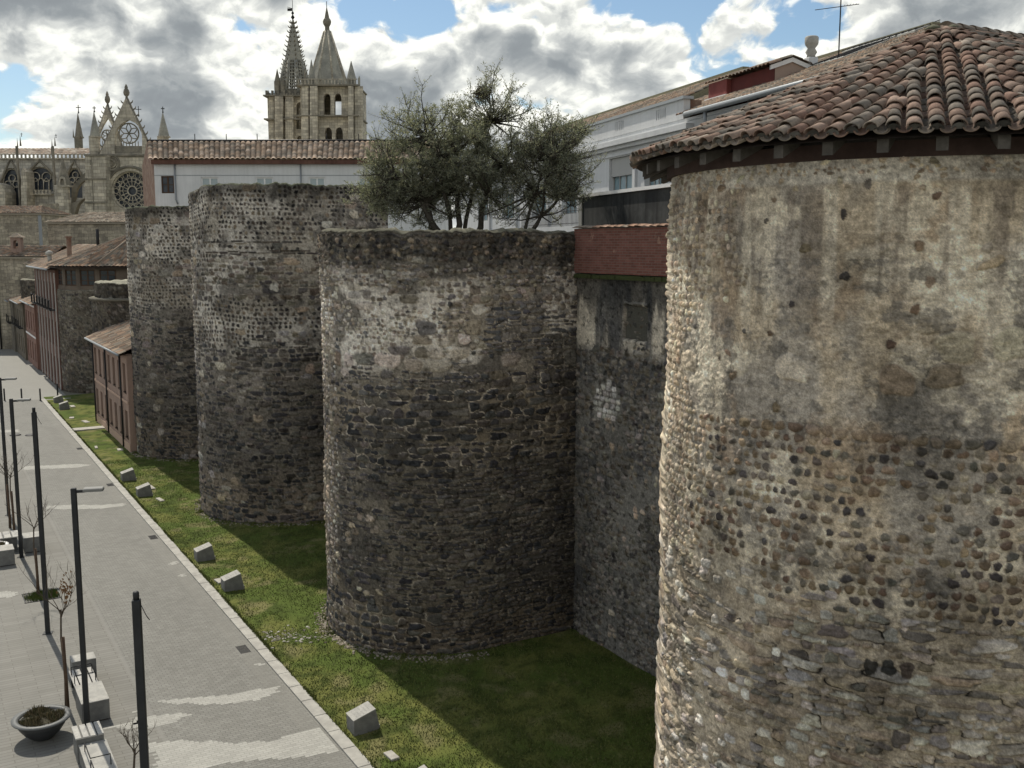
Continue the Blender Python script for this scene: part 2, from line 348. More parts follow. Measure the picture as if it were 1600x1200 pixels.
def masonry(S, Z, types, zonef, mortar, tintf, seed, groove=.013, pitk=.6, cast=(1, 1, 1)):
    """S (arc metres) and Z (heights) grid lines -> outward relief and colour per grid point"""
    rs = np.random.RandomState(seed)
    sg, zg = np.meshgrid(S, Z)
    H = (fbm(sg * 1.1, zg * 1.1, seed, 4) - .5) * .07 + (fbm(sg * 7, zg * 9, seed + 5, 4) - .5) * .022
    C = mortar(sg, zg)
    H = H + (fbm(sg * 21, zg * 24, seed + 8, 3) - .5) * .022
    H0 = H.copy()
    for ti, t in enumerate(types):
        rh = t['rh']; z = Z[0] + rs.rand() * rh
        cs, cz, aa, bb = [], [], [], []
        while z < Z[-1]:
            h = rh * (1 + (rs.rand() - .5) * t.get('vary', .3))
            s = S[0] - rs.rand() * rh
            while s < S[-1]:
                w = h * (t['wr'][0] + rs.rand() ** 1.6 * (t['wr'][1] - t['wr'][0]))
                if rs.rand() < t['fill']:
                    cs.append(s + w / 2); cz.append(z + h / 2 + (rs.rand() - .5) * h * t.get('jz', .2)); aa.append(w / 2 * (1 - t['gap'] * rs.uniform(.5, 1.6))); bb.append(h / 2 * (1 - t['gap'] * rs.uniform(.4, 1.8)) * (1 - t.get('hv', .22) * rs.rand() ** 2))
                s += w * (1 + t.get('space', 0) * rs.rand())
            z += h
        if not cs: continue
        cs, cz, aa, bb = map(np.array, (cs, cz, aa, bb))
        cz = cz + (vnoise(cs * .45, cz * .3, seed + 9) - .5) * .22
        keep = (zonef(cs, cz) == ti) & (cz < Z[-1] - bb * .6) & (cz > Z[0])
        cs, cz, aa, bb = cs[keep], cz[keep], aa[keep], bb[keep]
        pal = PAL[t['pal']]; n = len(cs)
        colr = pal[rs.randint(0, len(pal), n)] * (1 + (rs.rand(n, 1) - .5) * .5)
        colr = colr * (1 + (rs.rand(n, 3) - .5) * .08)
        rot = (rs.rand(n) - .5) * t.get('rot', .3); ph = rs.rand(n, 3) * 6.28; rl = t['relief'] * rs.uniform(.45, 1.3, n); p = t['p']
        jf = rs.rand(n) * t.get('joint', .45); jc = np.where(rs.rand(n, 1) < t.get('jdark', .5), np.array([[.035, .032, .028]]), np.array([[.42, .38, .31]]) * t.get('jl', 1.0))
        for i in range(n):
            e = max(aa[i], bb[i]) * 1.25
            i0, i1 = np.searchsorted(S, (cs[i] - e, cs[i] + e)); j0, j1 = np.searchsorted(Z, (cz[i] - e, cz[i] + e))
            if i1 - i0 < 1 or j1 - j0 < 1: continue
            X = sg[j0:j1, i0:i1] - cs[i]; Y = zg[j0:j1, i0:i1] - cz[i]
            c, s_ = math.cos(rot[i]), math.sin(rot[i]); x = (X * c + Y * s_) / aa[i]; y = (-X * s_ + Y * c) / bb[i]
            th = np.arctan2(y, x)
            wob = 1 + t.get('wob', .12) * (np.sin(2 * th + ph[i, 0]) * .5 + np.sin(3 * th + ph[i, 1]) * .6 + np.sin(5 * th + ph[i, 2]) * .35)
            d = (np.abs(x) ** p + np.abs(y) ** p) ** (1 / p) * wob
            ins = sst(1.06 - d, 0, .14)
            dome = np.sqrt(np.clip(1 - d * d, 0, 1)) if p < 2.6 else np.clip((1 - d) * 3.5, 0, 1) ** .6
            hh = rl[i] * dome + (rs.rand() - .5) * .01
            sub = H[j0:j1, i0:i1]
            g = np.exp(-((d - 1.08) / .13) ** 2) * groove
            sub[:] = np.where(d < 1.02, np.maximum(sub, H0[j0:j1, i0:i1] + hh), sub - g)
            k = ins[..., None] * (1 if rs.rand() > .08 else .5)
            sc = C[j0:j1, i0:i1]; wj = min(.20, .017 / min(aa[i], bb[i])); ij = (np.clip(1 - np.abs(d - 1.0 - wj * .7) / wj, 0, 1) * jf[i] * np.clip(.35 + .9 * np.sin(th + ph[i, 0]), 0, 1))[..., None]; sc[:] = (sc * (1 - ij) + jc[i] * ij) * (1 - k) + colr[i] * k
    C = C * (1 + (fbm(sg * 14, zg * 14, seed + 2, 3)[..., None] - .5) * .7)
    C = C * 1.03 * (.70 + .60 * fbm(sg * 5, zg * 26, seed + 6, 4, .65)[..., None]) * (.66 + .68 * fbm(sg * 17, zg * 17, seed + 16, 3, .7)[..., None]) * (.78 + .44 * rs.rand(*sg.shape)[..., None])
    pit = sst(fbm(sg * 9, zg * 9, seed + 12, 4), .62, .72)[..., None]; C = C * (1 - pitk * pit); H = H - .012 * pit[..., 0]
    C = C * tintf(sg, zg)[..., None]
    C = C * np.array(cast)
    return H, np.clip(C, .008, .85)
def mix3(a, b, k): return a * (1 - k[..., None]) + np.array(b) * k[..., None]
def const(sg, c): return np.ones(sg.shape + (3,)) * np.array(c)
def tower_path(R, B, step, coarse=.35, ytail=None):
    """arc positions of the U shaped plan, dense on the side and front that can be seen"""
    L1 = B; L2 = math.pi * R; L3 = B
    dense_end = L1 + L2 * .66
    a = np.arange(0, dense_end, step); b = np.arange(dense_end, L1 + L2 + L3 + coarse, coarse); b[-1] = L1 + L2 + L3
    return np.concatenate([a, b])
def tower_points(S, R, B):
    L2 = math.pi * R; X = np.empty_like(S); Y = np.empty_like(S); NX = np.empty_like(S); NY = np.empty_like(S)
    for i, s in enumerate(S):
        if s < B: X[i], Y[i], NX[i], NY[i] = B - s, -R, 0, -1
        elif s < B + L2:
            th = -math.pi / 2 - (s - B) / R; NX[i], NY[i] = math.cos(th), math.sin(th); X[i], Y[i] = R * NX[i], R * NY[i]
        else: X[i], Y[i], NX[i], NY[i] = s - B - L2, R, 0, 1
    return X, Y, NX, NY
def stone_tower(root, R, B, z0, z1, step, types, zonef, mortar, tintf, seed, batter=.0, ztop=None, topcol=(.07, .075, .05), rim=True, name='wall', bulge=None, pitk=.5, cast=(1.02, .985, .985)):
    S = tower_path(R, B, step); Z = np.concatenate([np.arange(z0, z1, step), [z1]])
    H, C = masonry(S, Z, types, zonef, mortar, tintf, seed, pitk=pitk, cast=cast)
    X, Y, NX, NY = tower_points(S, R, B)
    sg, zg = np.meshgrid(S, Z)
    off = H + batter * (1 - (zg - z0) / (z1 - z0))
    if bulge: off = off + bulge(sg, zg)
    zz = zg.copy()
    if rim:
        top = (fbm(S * 1.6, S * 0 + .3, seed + 4, 4) - .5) * .15 + (fbm(S * 6, S * 0, seed + 7, 3) - .5) * .12 + (ztop(S) if ztop is not None else 0)
        zz = zz + top[None, :] * sst(zg, z1 - 1.6, z1)
    PX = X + NX * off; PY = Y + NY * off
    rows = [np.stack([PX, PY, zz], -1)]; cols_ = [C]
    if rim:
        for k, (ins, dz) in enumerate(((.06, .05), (.22, .09), (.5, .07), (1.1, .03))):
            n = (fbm(S * 3, S * 0 + k, seed + 20 + k, 3) - .5)
            rows.append(np.stack([X - NX * (ins + n * .05), Y - NY * (ins + n * .05), zz[-1] + dz + n * .12], -1)[None])
            c = np.ones((1, len(S), 3)) * np.array(topcol) * (1 + n[None, :, None] * 1.4)
            cols_.append(c)
    P = np.concatenate(rows); CC = np.concatenate(cols_)
    n, m = P.shape[:2]; idx = np.arange(n * m).reshape(n, m)
    F = np.stack([idx[:-1, :-1], idx[:-1, 1:], idx[1:, 1:], idx[1:, :-1]], -1).reshape(-1, 4)
    o = fastmesh(name, P.reshape(-1, 3), F, CC.reshape(-1, 3), M_wall, root)
    return o, P[-1]
def tower_cap(root, last, R, B, color=(.07, .08, .04), material=None, name='cap'):
    """uneven earth and moss on top of a tower"""
    m = len(last); g = G(); rings = []
    for k in (0, .35, .7, 1.0):
        q = last.copy(); q[:, 0] = last[:, 0] * (1 - k) + np.clip(last[:, 0], 0, B) * k; q[:, 1] = last[:, 1] * (1 - k)
        q[:, 2] = last[:, 2] * (1 - k) + (last[:, 2].mean() + .02) * k + (fbm(q[:, 0] * 2, q[:, 1] * 2, 3, 3) - .5) * .12 * (k > 0)
        rings.append(q)
    P = np.stack(rings); n = fbm(P[..., 0] * 3, P[..., 1] * 3, 8, 4)[..., None]
    g.grid(P, np.ones(P.shape) * np.array(color) * (.5 + n)); return g.build(name, material or M_moss, root)
T = lambda **k: k
# ---------- nearest tower: pale lime render, cobble courses, slate footing
T1c = (12.05, 15.7); T1R = 4.67
def build_T1():
    root = thing('wall_tower', 'nearest round wall tower of pale cobbles and worn render under a clay tile roof', 'tower', wp(*T1c), WA, 'stone towers of the town wall')
    B = 17.1 - T1c[1]; R = T1R
    types = [T(rh=.135, wr=(.75, 1.15), fill=.93, p=2.1, relief=.038, pal='cobpale', gap=.18, jz=.22, space=.45, wob=.10, rot=.6, vary=.2, joint=.7, jdark=.8),      # 0 protruding cobble courses at the left
             T(rh=.155, wr=(.75, 1.35), fill=.92, p=2.3, relief=.042, pal='cob', gap=.15, jz=.2, space=.38, wob=.16, rot=.7, vary=.2, hv=.35, joint=.75, jdark=.12),            # 1 brown cobbles
             T(rh=.14, wr=(1.0, 3.4), fill=.97, p=3.2, relief=.05, pal='slabtan', gap=.08, jz=.35, space=.06, wob=.22, rot=.2, vary=1.1, hv=.55, joint=1.6, jdark=.5),           # 2 slate slabs
             T(rh=.20, wr=(.6, 1.8), fill=.13, joint=.6, jdark=.3, p=2.2, relief=.03, pal='cob', gap=.25, jz=.8, space=2.0, wob=.16, rot=1.0, vary=.8),              # 3 scattered stones in render
             T(rh=.17, wr=(1.0, 1.7), fill=1, p=2.2, relief=.05, pal='cob', gap=.08, jz=.1, space=.15, wob=.12, rot=.5, vary=.1),                # 4 single line of cobbles
             T(rh=.42, wr=(1.0, 2.2), fill=.75, p=3.2, relief=.02, pal='cobpale', joint=.7, jdark=.4, gap=.12, jz=.3, space=.5, wob=.14, rot=.3, vary=.7),           # 5 big blocks
             T(rh=.16, wr=(1.2, 1.9), fill=.5, p=4.5, relief=.03, pal='white', gap=.12, jz=.5, space=1.4, wob=.06, rot=.2, vary=.4),            # 6 white blocks
             T(rh=.10, wr=(.8, 2.0), fill=.7, p=2.4, relief=.03, pal='cobpale', gap=.2, jz=.6, space=.8, wob=.18, rot=1.0, vary=.8),            # 7 rough rubble under the eaves
             T(rh=.30, wr=(.9, 1.3), fill=1, p=2.6, relief=-.05, pal='darkcob', joint=0, gap=.15, jz=.2, space=0, wob=.2, rot=.4, vary=.3)]            # 8 missing stones
    s0 = B                                               # arc measured from the near flank; the front (towards the street) is s0 + R*pi/2
    def a_(s): return (s - s0) / (R)                      # radians from the flank; the sight line grazes the tower near 2.4 rad
    def zonef(s, z):
        n = fbm(s * .9, z * .9, 31, 3) - .5; n2 = fbm(s * 2.1, z * 2.1, 37, 3) - .5
        a = a_(s)
        t = np.full(s.shape, 3)
        zz = z + n * .9
        t = np.where(zz < 10.6, np.where(n2 > .03, 5, 3), t)
        t = np.where((z + n * .35 < 9.3) , np.where(n2 > .17, 3, 1), t)
        t = np.where(z + n2 * .5 > 12.88, 7, t)
        left = a + n * .5 > 1.66 + .12 * np.sin(z * .9)
        t = np.where(left & (z < 12.75), 0, t)
        t = np.where((np.abs(z - 9.28 - (s - 5) * .02 + .02) < .085) & (a < 1.55), 4, t)
        low = z + n * .5 < 6.75
        t = np.where(low, 2, t)
        wh = (np.abs(z - 6.75 + (a - 1.3) * .3) < .35) & (a > 1.15) & (a < 1.8) & (n2 > -.02) | (low & (n2 > .17))
        t = np.where(wh, 6, t)
        h = (np.abs(z - 5.95) < .14) & (np.abs(a - .98) < .075)
        t = np.where(h, 8, t)
        return t
    def mortar(sg, zg):
        C = const(sg, (.37, .32, .245))
        n = fbm(sg * .7, zg * .6, 41, 5); n2 = fbm(sg * 1.7, zg * 1.5, 43, 5)
        C = mix3(C, (.25, .235, .21), sst(n, .46, .62) * .85); C = mix3(C, (.25, .185, .125), sst(n2, .52, .70) * .5)
        C = mix3(C, (.47, .43, .35), sst(fbm(sg * .8, zg * .9, 47, 7, .62), .52, .60) * .85)
        st = fbm(sg * 3.2, zg * .30, 53, 6, .62) + (fbm(sg * 9, zg * 5, 54, 4) - .5) * .10; up = sst(zg, 10.3, 11.6) * (1 - sst(zg, 12.7, 12.9))     # run-off streaks below the eaves
        C = mix3(C, (.15, .13, .11), sst(st, .46, .62) * up * .62); C = mix3(C, (.50, .46, .38), sst(fbm(sg * 3.0, zg * .2, 59, 5), .56, .7) * up * .8)
        C = mix3(C, (.13, .125, .115), sst(fbm(sg * 3.0, zg * 3.4, 61, 7, .68), .54, .61) * .65 * (zg < 11.8))
        C = mix3(C, (.40, .385, .35), sst(zg, 12.82, 12.9) * .8)
        C = mix3(C, (.30, .265, .21), (1 - sst(zg, 6.4, 6.9)) * .7)
        return C
    def tintf(sg, zg):
        n = fbm(sg * 1.0, zg * .8, 71, 5); a = (sg - s0) / R
        t = .40 + 1.2 * n
        t = t * (1 + .12 * sst(a, 1.7, 2.2)) * (.82 + .36 * fbm(sg * 4.5, zg * 5.5, 75, 4))
        return t * 1.27 * (1 - .25 * sst(fbm(sg * .55, zg * .4, 73, 4), .5, .62) * (zg < 9))
    def bulge(sg, zg): return .03 * np.exp(-((zg - 8.0) / 2.6) ** 2) - .035 + (fbm(sg * .35, zg * .5, 77, 2) - .5) * .12
    stone_tower(root, R, B, 1.7, 13.22, .0145, types, zonef, mortar, tintf, 101, rim=False, bulge=bulge, pitk=.22, cast=(1.045, 1.0, .96))
    # plain footing hidden below the picture, still there
    g = G(); g.color = (.12, .11, .09)
    S = tower_path(R, B, .5, .5); X, Y, NX, NY = tower_points(S, R, B); Zs = np.arange(0, 2.4, .3)
    g.grid(np.stack([np.stack([X - NX * .06, Y - NY * .06, X * 0 + z - .1], -1) for z in Zs]), None); g.build('footing', M_wall, root)
    # timber wall plate and rafters
    g = G(); pr = []
    for r, z in ((R - .3, 13.0), (R + .05, 13.16), (R + .05, 13.36), (R - .3, 13.36)): pr.append((r, z))
    n = 60; vs = []; fs = []
    prof = [(R - .5, 13.18), (R + .02, 13.18), (R + .02, 13.40), (R - .5, 13.40)]
    pathn = [(1.4, 'n')] + [(th, 'a') for th in np.linspace(0, math.pi, n)] + [(1.4, 'f')]
    for q in pathn:
        for r, z in prof:
            if q[1] == 'n': p = (q[0], -r, z)
            elif q[1] == 'f': p = (q[0], r, z)
            else:
                th = -math.pi / 2 - q[0]; p = (r * math.cos(th), r * math.sin(th), z)
            vs.append(p)
    for i in range(len(pathn) - 1):
        for k in range(4): fs.append((i * 4 + k, i * 4 + (k + 1) % 4, i * 4 + 4 + (k + 1) % 4, i * 4 + 4 + k))
    g.add(vs, fs); g.build('wall_plate', M_redw if False else mat('eaves_timber', (.045, .028, .024), (.07, .045, .038), 2, fine=.3, bscale=12, streak=.0), root)
    Re = 5.30; ze = 13.42; apex = 15.62; sl_ = (apex - ze) / Re
    nr = 22
    for k in range(nr):
        th = -math.pi / 2 - math.pi * (k + .35) / nr
        g = G(); g.m = Matrix.Rotation(th, 4, 'Z')
        g.add([(R - 1.2, -.075, ze + .16 + 1.2 * sl_ * .9 - .1), (R + .46, -.075, ze - .21), (R + .46, .075, ze - .21), (R - 1.2, .075, ze + .06 + 1.2 * sl_ * .9),
               (R - 1.2, -.075, ze + .4), (R + .46, -.075, ze - .03), (R + .46, .075, ze - .03), (R - 1.2, .075, ze + .4)],
              [(3, 2, 1, 0), (4, 5, 6, 7), (0, 1, 5, 4), (1, 2, 6, 5), (2, 3, 7, 6), (3, 0, 4, 7)])
        g.build('rafter', mat('rafter_wood', (.075, .068, .06), (.11, .10, .09), 5, fine=.35, bscale=14), root)
    # boarding below the tiles: half cone plus the rear slopes
    g = G(); L = 6.0
    def cone(r, z): return [(r * math.cos(-math.pi / 2 - t), r * math.sin(-math.pi / 2 - t), z) for t in np.linspace(0, math.pi, 49)]
    a = cone(Re - .06, ze - .035); vs = a + [(L, Re - .06, ze - .035), (L, -Re + .06, ze - .035), (0, 0, apex - .06), (L, 0, apex - .06)]
    n = 49; A = n + 2; Bp = n + 3
    fs = [(i, i + 1, A) for i in range(n - 1)] + [(n - 1, n, Bp, A), (A, Bp, n + 1, 0)] + [(n, n + 1, Bp)]
    g.add(vs, fs); g.build('roof_boarding', mat('eaves_boarding', (.05, .038, .032), (.03, .024, .02), 3, fine=.3), root)
    # individual barrel tiles
    rs = np.random.RandomState(5); g = G()
    tile_pal = [(.27, .190, .150), (.24, .18, .145), (.31, .225, .18), (.225, .195, .165), (.18, .16, .138), (.28, .235, .195), (.25, .165, .13)]
    def tile(orig, dirv, side, nrm, t0, length, w, h, pan=False):
        """half barrel: origin at the eave end, dirv up the slope"""
        seg = 7; c = np.array(tile_pal[rs.randint(len(tile_pal))]) * rs.uniform(.85, 1.3); vs = []; cs = []
        tw = (rs.rand() - .5) * .02; lift = .022 + rs.rand() * .016; th_ = .016
        jl = (rs.rand() - .5) * .05
        for e in (0, 1):
            ww = w * (1.0 if e == 0 else .80) / 2; base = orig + dirv * (t0 + jl * (1 - e) + e * length) + side * (tw * (1 - 2 * e)) + nrm * (lift if e == 0 else 0)
            for layer in (0, 1):
                for k in range(seg + 1):
                    a = math.pi * k / seg; rr = ww - (th_ if layer else 0); hh = (h if e == 0 else h * .86) - (th_ if layer else 0)
                    s_ = -1 if pan else 1
                    p = base + side * (rr * math.cos(a)) + nrm * (s_ * hh * math.sin(a) + (h * .75 if pan else 0))
                    vs.append(p); cs.append(tuple(c * (.75 if layer else 1) * (1 - .25 * (e == 0) * rs.rand())))
        n1 = seg + 1; fs = []
        for k in range(seg):
            fs.append((k, k + 1, 2 * n1 + k + 1, 2 * n1 + k)); fs.append((n1 + k, 2 * n1 + n1 + k, 2 * n1 + n1 + k + 1, n1 + k + 1)); fs.append((k, n1 + k, n1 + k + 1, k + 1))
        g.add(vs, fs, True, cs)
    def row(orig, dirv, side, nrm, length, w=.215):
        ex = .315; k = 0
        nt = max(1, int(math.ceil((length - .1) / ex)))
        for k in range(nt):
            tile(orig + nrm * (.055 + rs.uniform(-.008, .008)), dirv, side, nrm, k * ex, min(.43, length - k * ex + .12), w * rs.uniform(.92, 1.06), .088 * rs.uniform(.85, 1.1))
        # mortar plug in the mouth of the eave tile
        vs = [orig + nrm * .03 + side * (w * .44 * math.cos(math.pi * q / 6)) + nrm * (.085 * math.sin(math.pi * q / 6)) + dirv * (.03 + rs.rand() * .02) for q in range(7)]
        cc = tuple(np.array((.10, .095, .085)) * rs.uniform(.5, 1.5)); g.add(vs, [tuple(range(7))], False, [cc] * 7)
    def panrow(orig, dirv, side, nrm, length, w=.20):
        for k in range(max(1, int(math.ceil(length / .33)))):
            tile(orig - dirv * .03 - nrm * .015, dirv, side, nrm, k * .33, min(.42, max(.1, length - k * .33)), w, .07, True)
    slope = math.atan2(apex - ze, Re); sp = .262
    nsec = 9; half = math.pi / nsec / 2
    for sct in range(nsec):
        th = -math.pi / 2 - math.pi * (sct + .5) / nsec
        out = np.array([math.cos(th), math.sin(th), 0]); side = np.array([-math.sin(th), math.cos(th), 0])
        up = np.array([-out[0] * math.cos(slope), -out[1] * math.cos(slope), math.sin(slope)]); nrm = np.array([out[0] * math.sin(slope), out[1] * math.sin(slope), math.cos(slope)])
        w2 = Re * math.tan(half); k = int(w2 / sp) + 1
        ph = rs.rand() * .4 * 0
        for q in range(-k, k + 1):
            for pan in (0, 1):
                t = (q + (.5 if pan else 0)) * sp + (rs.rand() - .5) * .02
                if abs(t) > Re * math.sin(half) + .02: continue
                r0 = math.sqrt(Re * Re - t * t); r1 = max(abs(t) / math.tan(half) - .22, .2)
                ln = (r0 - r1) / math.cos(slope)
                if ln < .15: continue
                o = out * r0 + side * t + np.array([0, 0, ze + (Re - r0) * math.tan(slope)])
                (panrow if pan else row)(o, up, side * (1 if not pan else 1), nrm, ln + .08)
    for sgn in (-1, 1):                                   # rear slopes either side of the ridge
        out = np.array([0, sgn, 0]); side = np.array([1, 0, 0]) * -sgn
        up = np.array([0, -sgn * math.cos(slope), math.sin(slope)]); nrm = np.array([0, sgn * math.sin(slope), math.cos(slope)])
        for q in range(1, 22):
            for pan in (0, 1):
                x = (q + (.5 if pan else 0)) * sp - .1
                o = np.array([x, sgn * Re, ze])
                (panrow if pan else row)(o, up, side, nrm, Re / math.cos(slope) - .05)
    g.build('roof_tiles', M_tile, root)
    g = G(); rsx = np.random.RandomState(9)
    def hiptiles(p0, p1, w=.26):
        p0 = np.array(p0); p1 = np.array(p1); d = p1 - p0; L_ = np.linalg.norm(d); d = d / L_; n = int(L_ / .34)
        side = np.cross(d, (0, 0, 1)); side /= np.linalg.norm(side); nr_ = np.cross(side, d)
        for i in range(n):
            c = np.array(tile_pal[rsx.randint(3, 6)]) * rsx.uniform(.6, 1.0)
            vs = []; 
            for e in (0, 1):
                o = p0 + d * (i * .34 + e * .42) + nr_ * (.02 + (.03 if e == 0 else 0)) + side * (rsx.rand() - .5) * .03
                for k in range(9):
                    a = math.pi * k / 8; vs.append(o + side * (w / 2 * (1.0 if e == 0 else .85) * math.cos(a)) + nr_ * (.10 * math.sin(a) + .03))
            g.add(vs, [(k, k + 1, 9 + k + 1, 9 + k) for k in range(8)] + [tuple(range(9))], True, [tuple(c)] * 18)
    hiptiles((0.0, 0, apex + .02), (L, 0, apex + .03), .30)
    for j in range(14):                                   # mortar and moss heaped at the apex
        a = rsx.rand() * 6.28; r = rsx.rand() * .30; g.color = tuple(np.array((.13, .13, .09)) * rsx.uniform(.6, 1.3))
        g.lathe([(.02, -.05), (.10 + rsx.rand() * .05, 0), (.09, .05), (.01, .085)], 8, (0, 0)); 
        for q in range(len(g.v) - 32, len(g.v)): x, y, z = g.v[q]; g.v[q] = (x + r * math.cos(a), y + r * math.sin(a), z + apex + .03)
    g.build('ridge_tiles', M_tile, root)
    return root
build_T1()
# ---------- second tower: dark slate rubble, pale lime patch, cobbled rim
T2c = (29.05, 14.3); T2R = 3.65
def build_T2():
    root = thing('wall_tower', 'dark slate round wall tower with olive trees on top and a pale mortar patch', 'tower', wp(*T2c), WA, 'stone towers of the town wall')
    B = 17.1 - T2c[1]; R = T2R
    types = [T(rh=.15, wr=(.75, 1.3), fill=.97, p=2.2, relief=.06, pal='darkcob', gap=.09, jz=.5, space=.15, wob=.16, rot=.8, vary=.7, hv=.4, joint=.8, jdark=.9),    # 0 cobbled rim
             T(rh=.13, wr=(1.3, 3.4), fill=.95, p=3.2, relief=.035, pal='slate', gap=.08, jz=.4, space=.08, wob=.22, rot=.2, vary=1.1, hv=.5, joint=1.6, jdark=.3, jl=.62),         # 1 dark slate
             T(rh=.15, wr=(.8, 1.7), fill=.96, p=2.4, relief=.03, pal='slatemid', gap=.14, jz=.4, space=.15, joint=.8, jdark=.1, wob=.14, rot=.6, vary=.5),       # 2 stones in pale mortar
             T(rh=.36, wr=(1.1, 2.2), fill=.85, p=3.6, relief=.02, pal='slatemid', gap=.08, jz=.2, space=.3, wob=.12, rot=.12, vary=.5),          # 3 blocks
             T(rh=.17, wr=(.9, 2.0), fill=.9, p=2.8, relief=.045, pal='slatemid', gap=.10, joint=.9, jdark=.3, jl=.7, jz=.4, space=.15, wob=.16, rot=.4, vary=.9),              # 4 mixed rubble
             T(rh=.13, wr=(.7, 1.4), fill=.93, p=2.3, relief=.035, pal='slabtan', gap=.15, jz=.2, space=.2, wob=.12, rot=.6, vary=.3),               # 5 edge cobbles
             T(rh=.24, wr=(.9, 1.8), fill=.45, p=3.2, relief=.04, pal='cobpale', gap=.2, jz=.5, space=1.2, wob=.2, rot=.5, vary=.8),               # 6 pale boulders low left
             T(rh=.20, wr=(1.3, 2.6), fill=.93, p=3.0, relief=.035, pal='slate', gap=.12, jz=.35, space=.05, wob=.22, rot=.22, vary=.9, hv=.4, joint=2.4, jdark=.05, jl=.7)]               # 7 slate with raised pointing
    def ang(s): return (s - B) / R
    def zonef(s, z):
        n = fbm(s * .8, z * .8, 131, 3) - .5; n2 = fbm(s * 1.9, z * 1.9, 137, 3) - .5; a = ang(s)
        t = np.full(s.shape, 1)
        zz = z + n * 1.0
        t = np.where((zz > 10.2), 4, t)
        patch = (zz > 8.7) & (zz < 10.9) & (a > .1) & (a < 1.35)
        t = np.where(patch, np.where(n2 > .06, 3, 2), t)
        t = np.where((zz + n2 * .8 > 8.3) & (zz <= 8.9) & (n2 > -.04), 3, t)
        t = np.where((zz < 8.0) & (zz > 5.6) & (a < 1.3), 7, t)
        t = np.where((a > 1.45) & (zz < 10.8), np.where(n2 > .02, 4, 5), t)
        t = np.where((a > .9) & (z < 5.5) & (n2 > .09), 6, t)
        t = np.where((z < 1.6) & (a > .5), 7, t)
        t = np.where(z + n2 * .9 > 11.45, 0, t)
        return t
    def mortar(sg, zg):
        a = ang(sg); C = const(sg, (.075, .07, .06))
        n = fbm(sg * .9, zg * .9, 141, 5)
        C = mix3(C, (.16, .145, .115), sst(n, .45, .62) * .7)
        pt = sst(fbm(sg * .55, zg * .9, 143, 4) + .28 * np.exp(-((zg - 9.6) / 1.0) ** 2 - ((a - .75) / .6) ** 2), .56, .68) * sst(zg + (fbm(sg * 2, zg * 2, 145, 4) - .5) * 2.2, 7.7, 9.2) * (1 - sst(zg, 11.1, 11.5))
        C = mix3(C, (.31, .295, .26), pt * .85)
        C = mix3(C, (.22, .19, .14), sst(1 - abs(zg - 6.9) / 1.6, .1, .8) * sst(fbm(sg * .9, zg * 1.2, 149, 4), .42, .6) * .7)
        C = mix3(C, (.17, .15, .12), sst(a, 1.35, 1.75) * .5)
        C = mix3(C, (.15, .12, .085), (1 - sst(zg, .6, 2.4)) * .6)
        return C
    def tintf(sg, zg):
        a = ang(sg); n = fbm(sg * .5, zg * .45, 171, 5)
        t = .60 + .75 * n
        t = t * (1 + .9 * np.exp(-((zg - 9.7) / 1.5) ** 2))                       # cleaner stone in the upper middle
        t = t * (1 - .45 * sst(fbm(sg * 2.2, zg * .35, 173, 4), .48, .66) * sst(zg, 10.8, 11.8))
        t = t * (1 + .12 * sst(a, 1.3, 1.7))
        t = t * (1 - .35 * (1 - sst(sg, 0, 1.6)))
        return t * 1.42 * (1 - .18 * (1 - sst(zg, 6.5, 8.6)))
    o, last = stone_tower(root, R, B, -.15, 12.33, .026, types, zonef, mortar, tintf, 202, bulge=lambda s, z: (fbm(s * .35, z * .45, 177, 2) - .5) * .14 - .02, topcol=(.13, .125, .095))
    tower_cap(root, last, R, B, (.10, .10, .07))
    return root
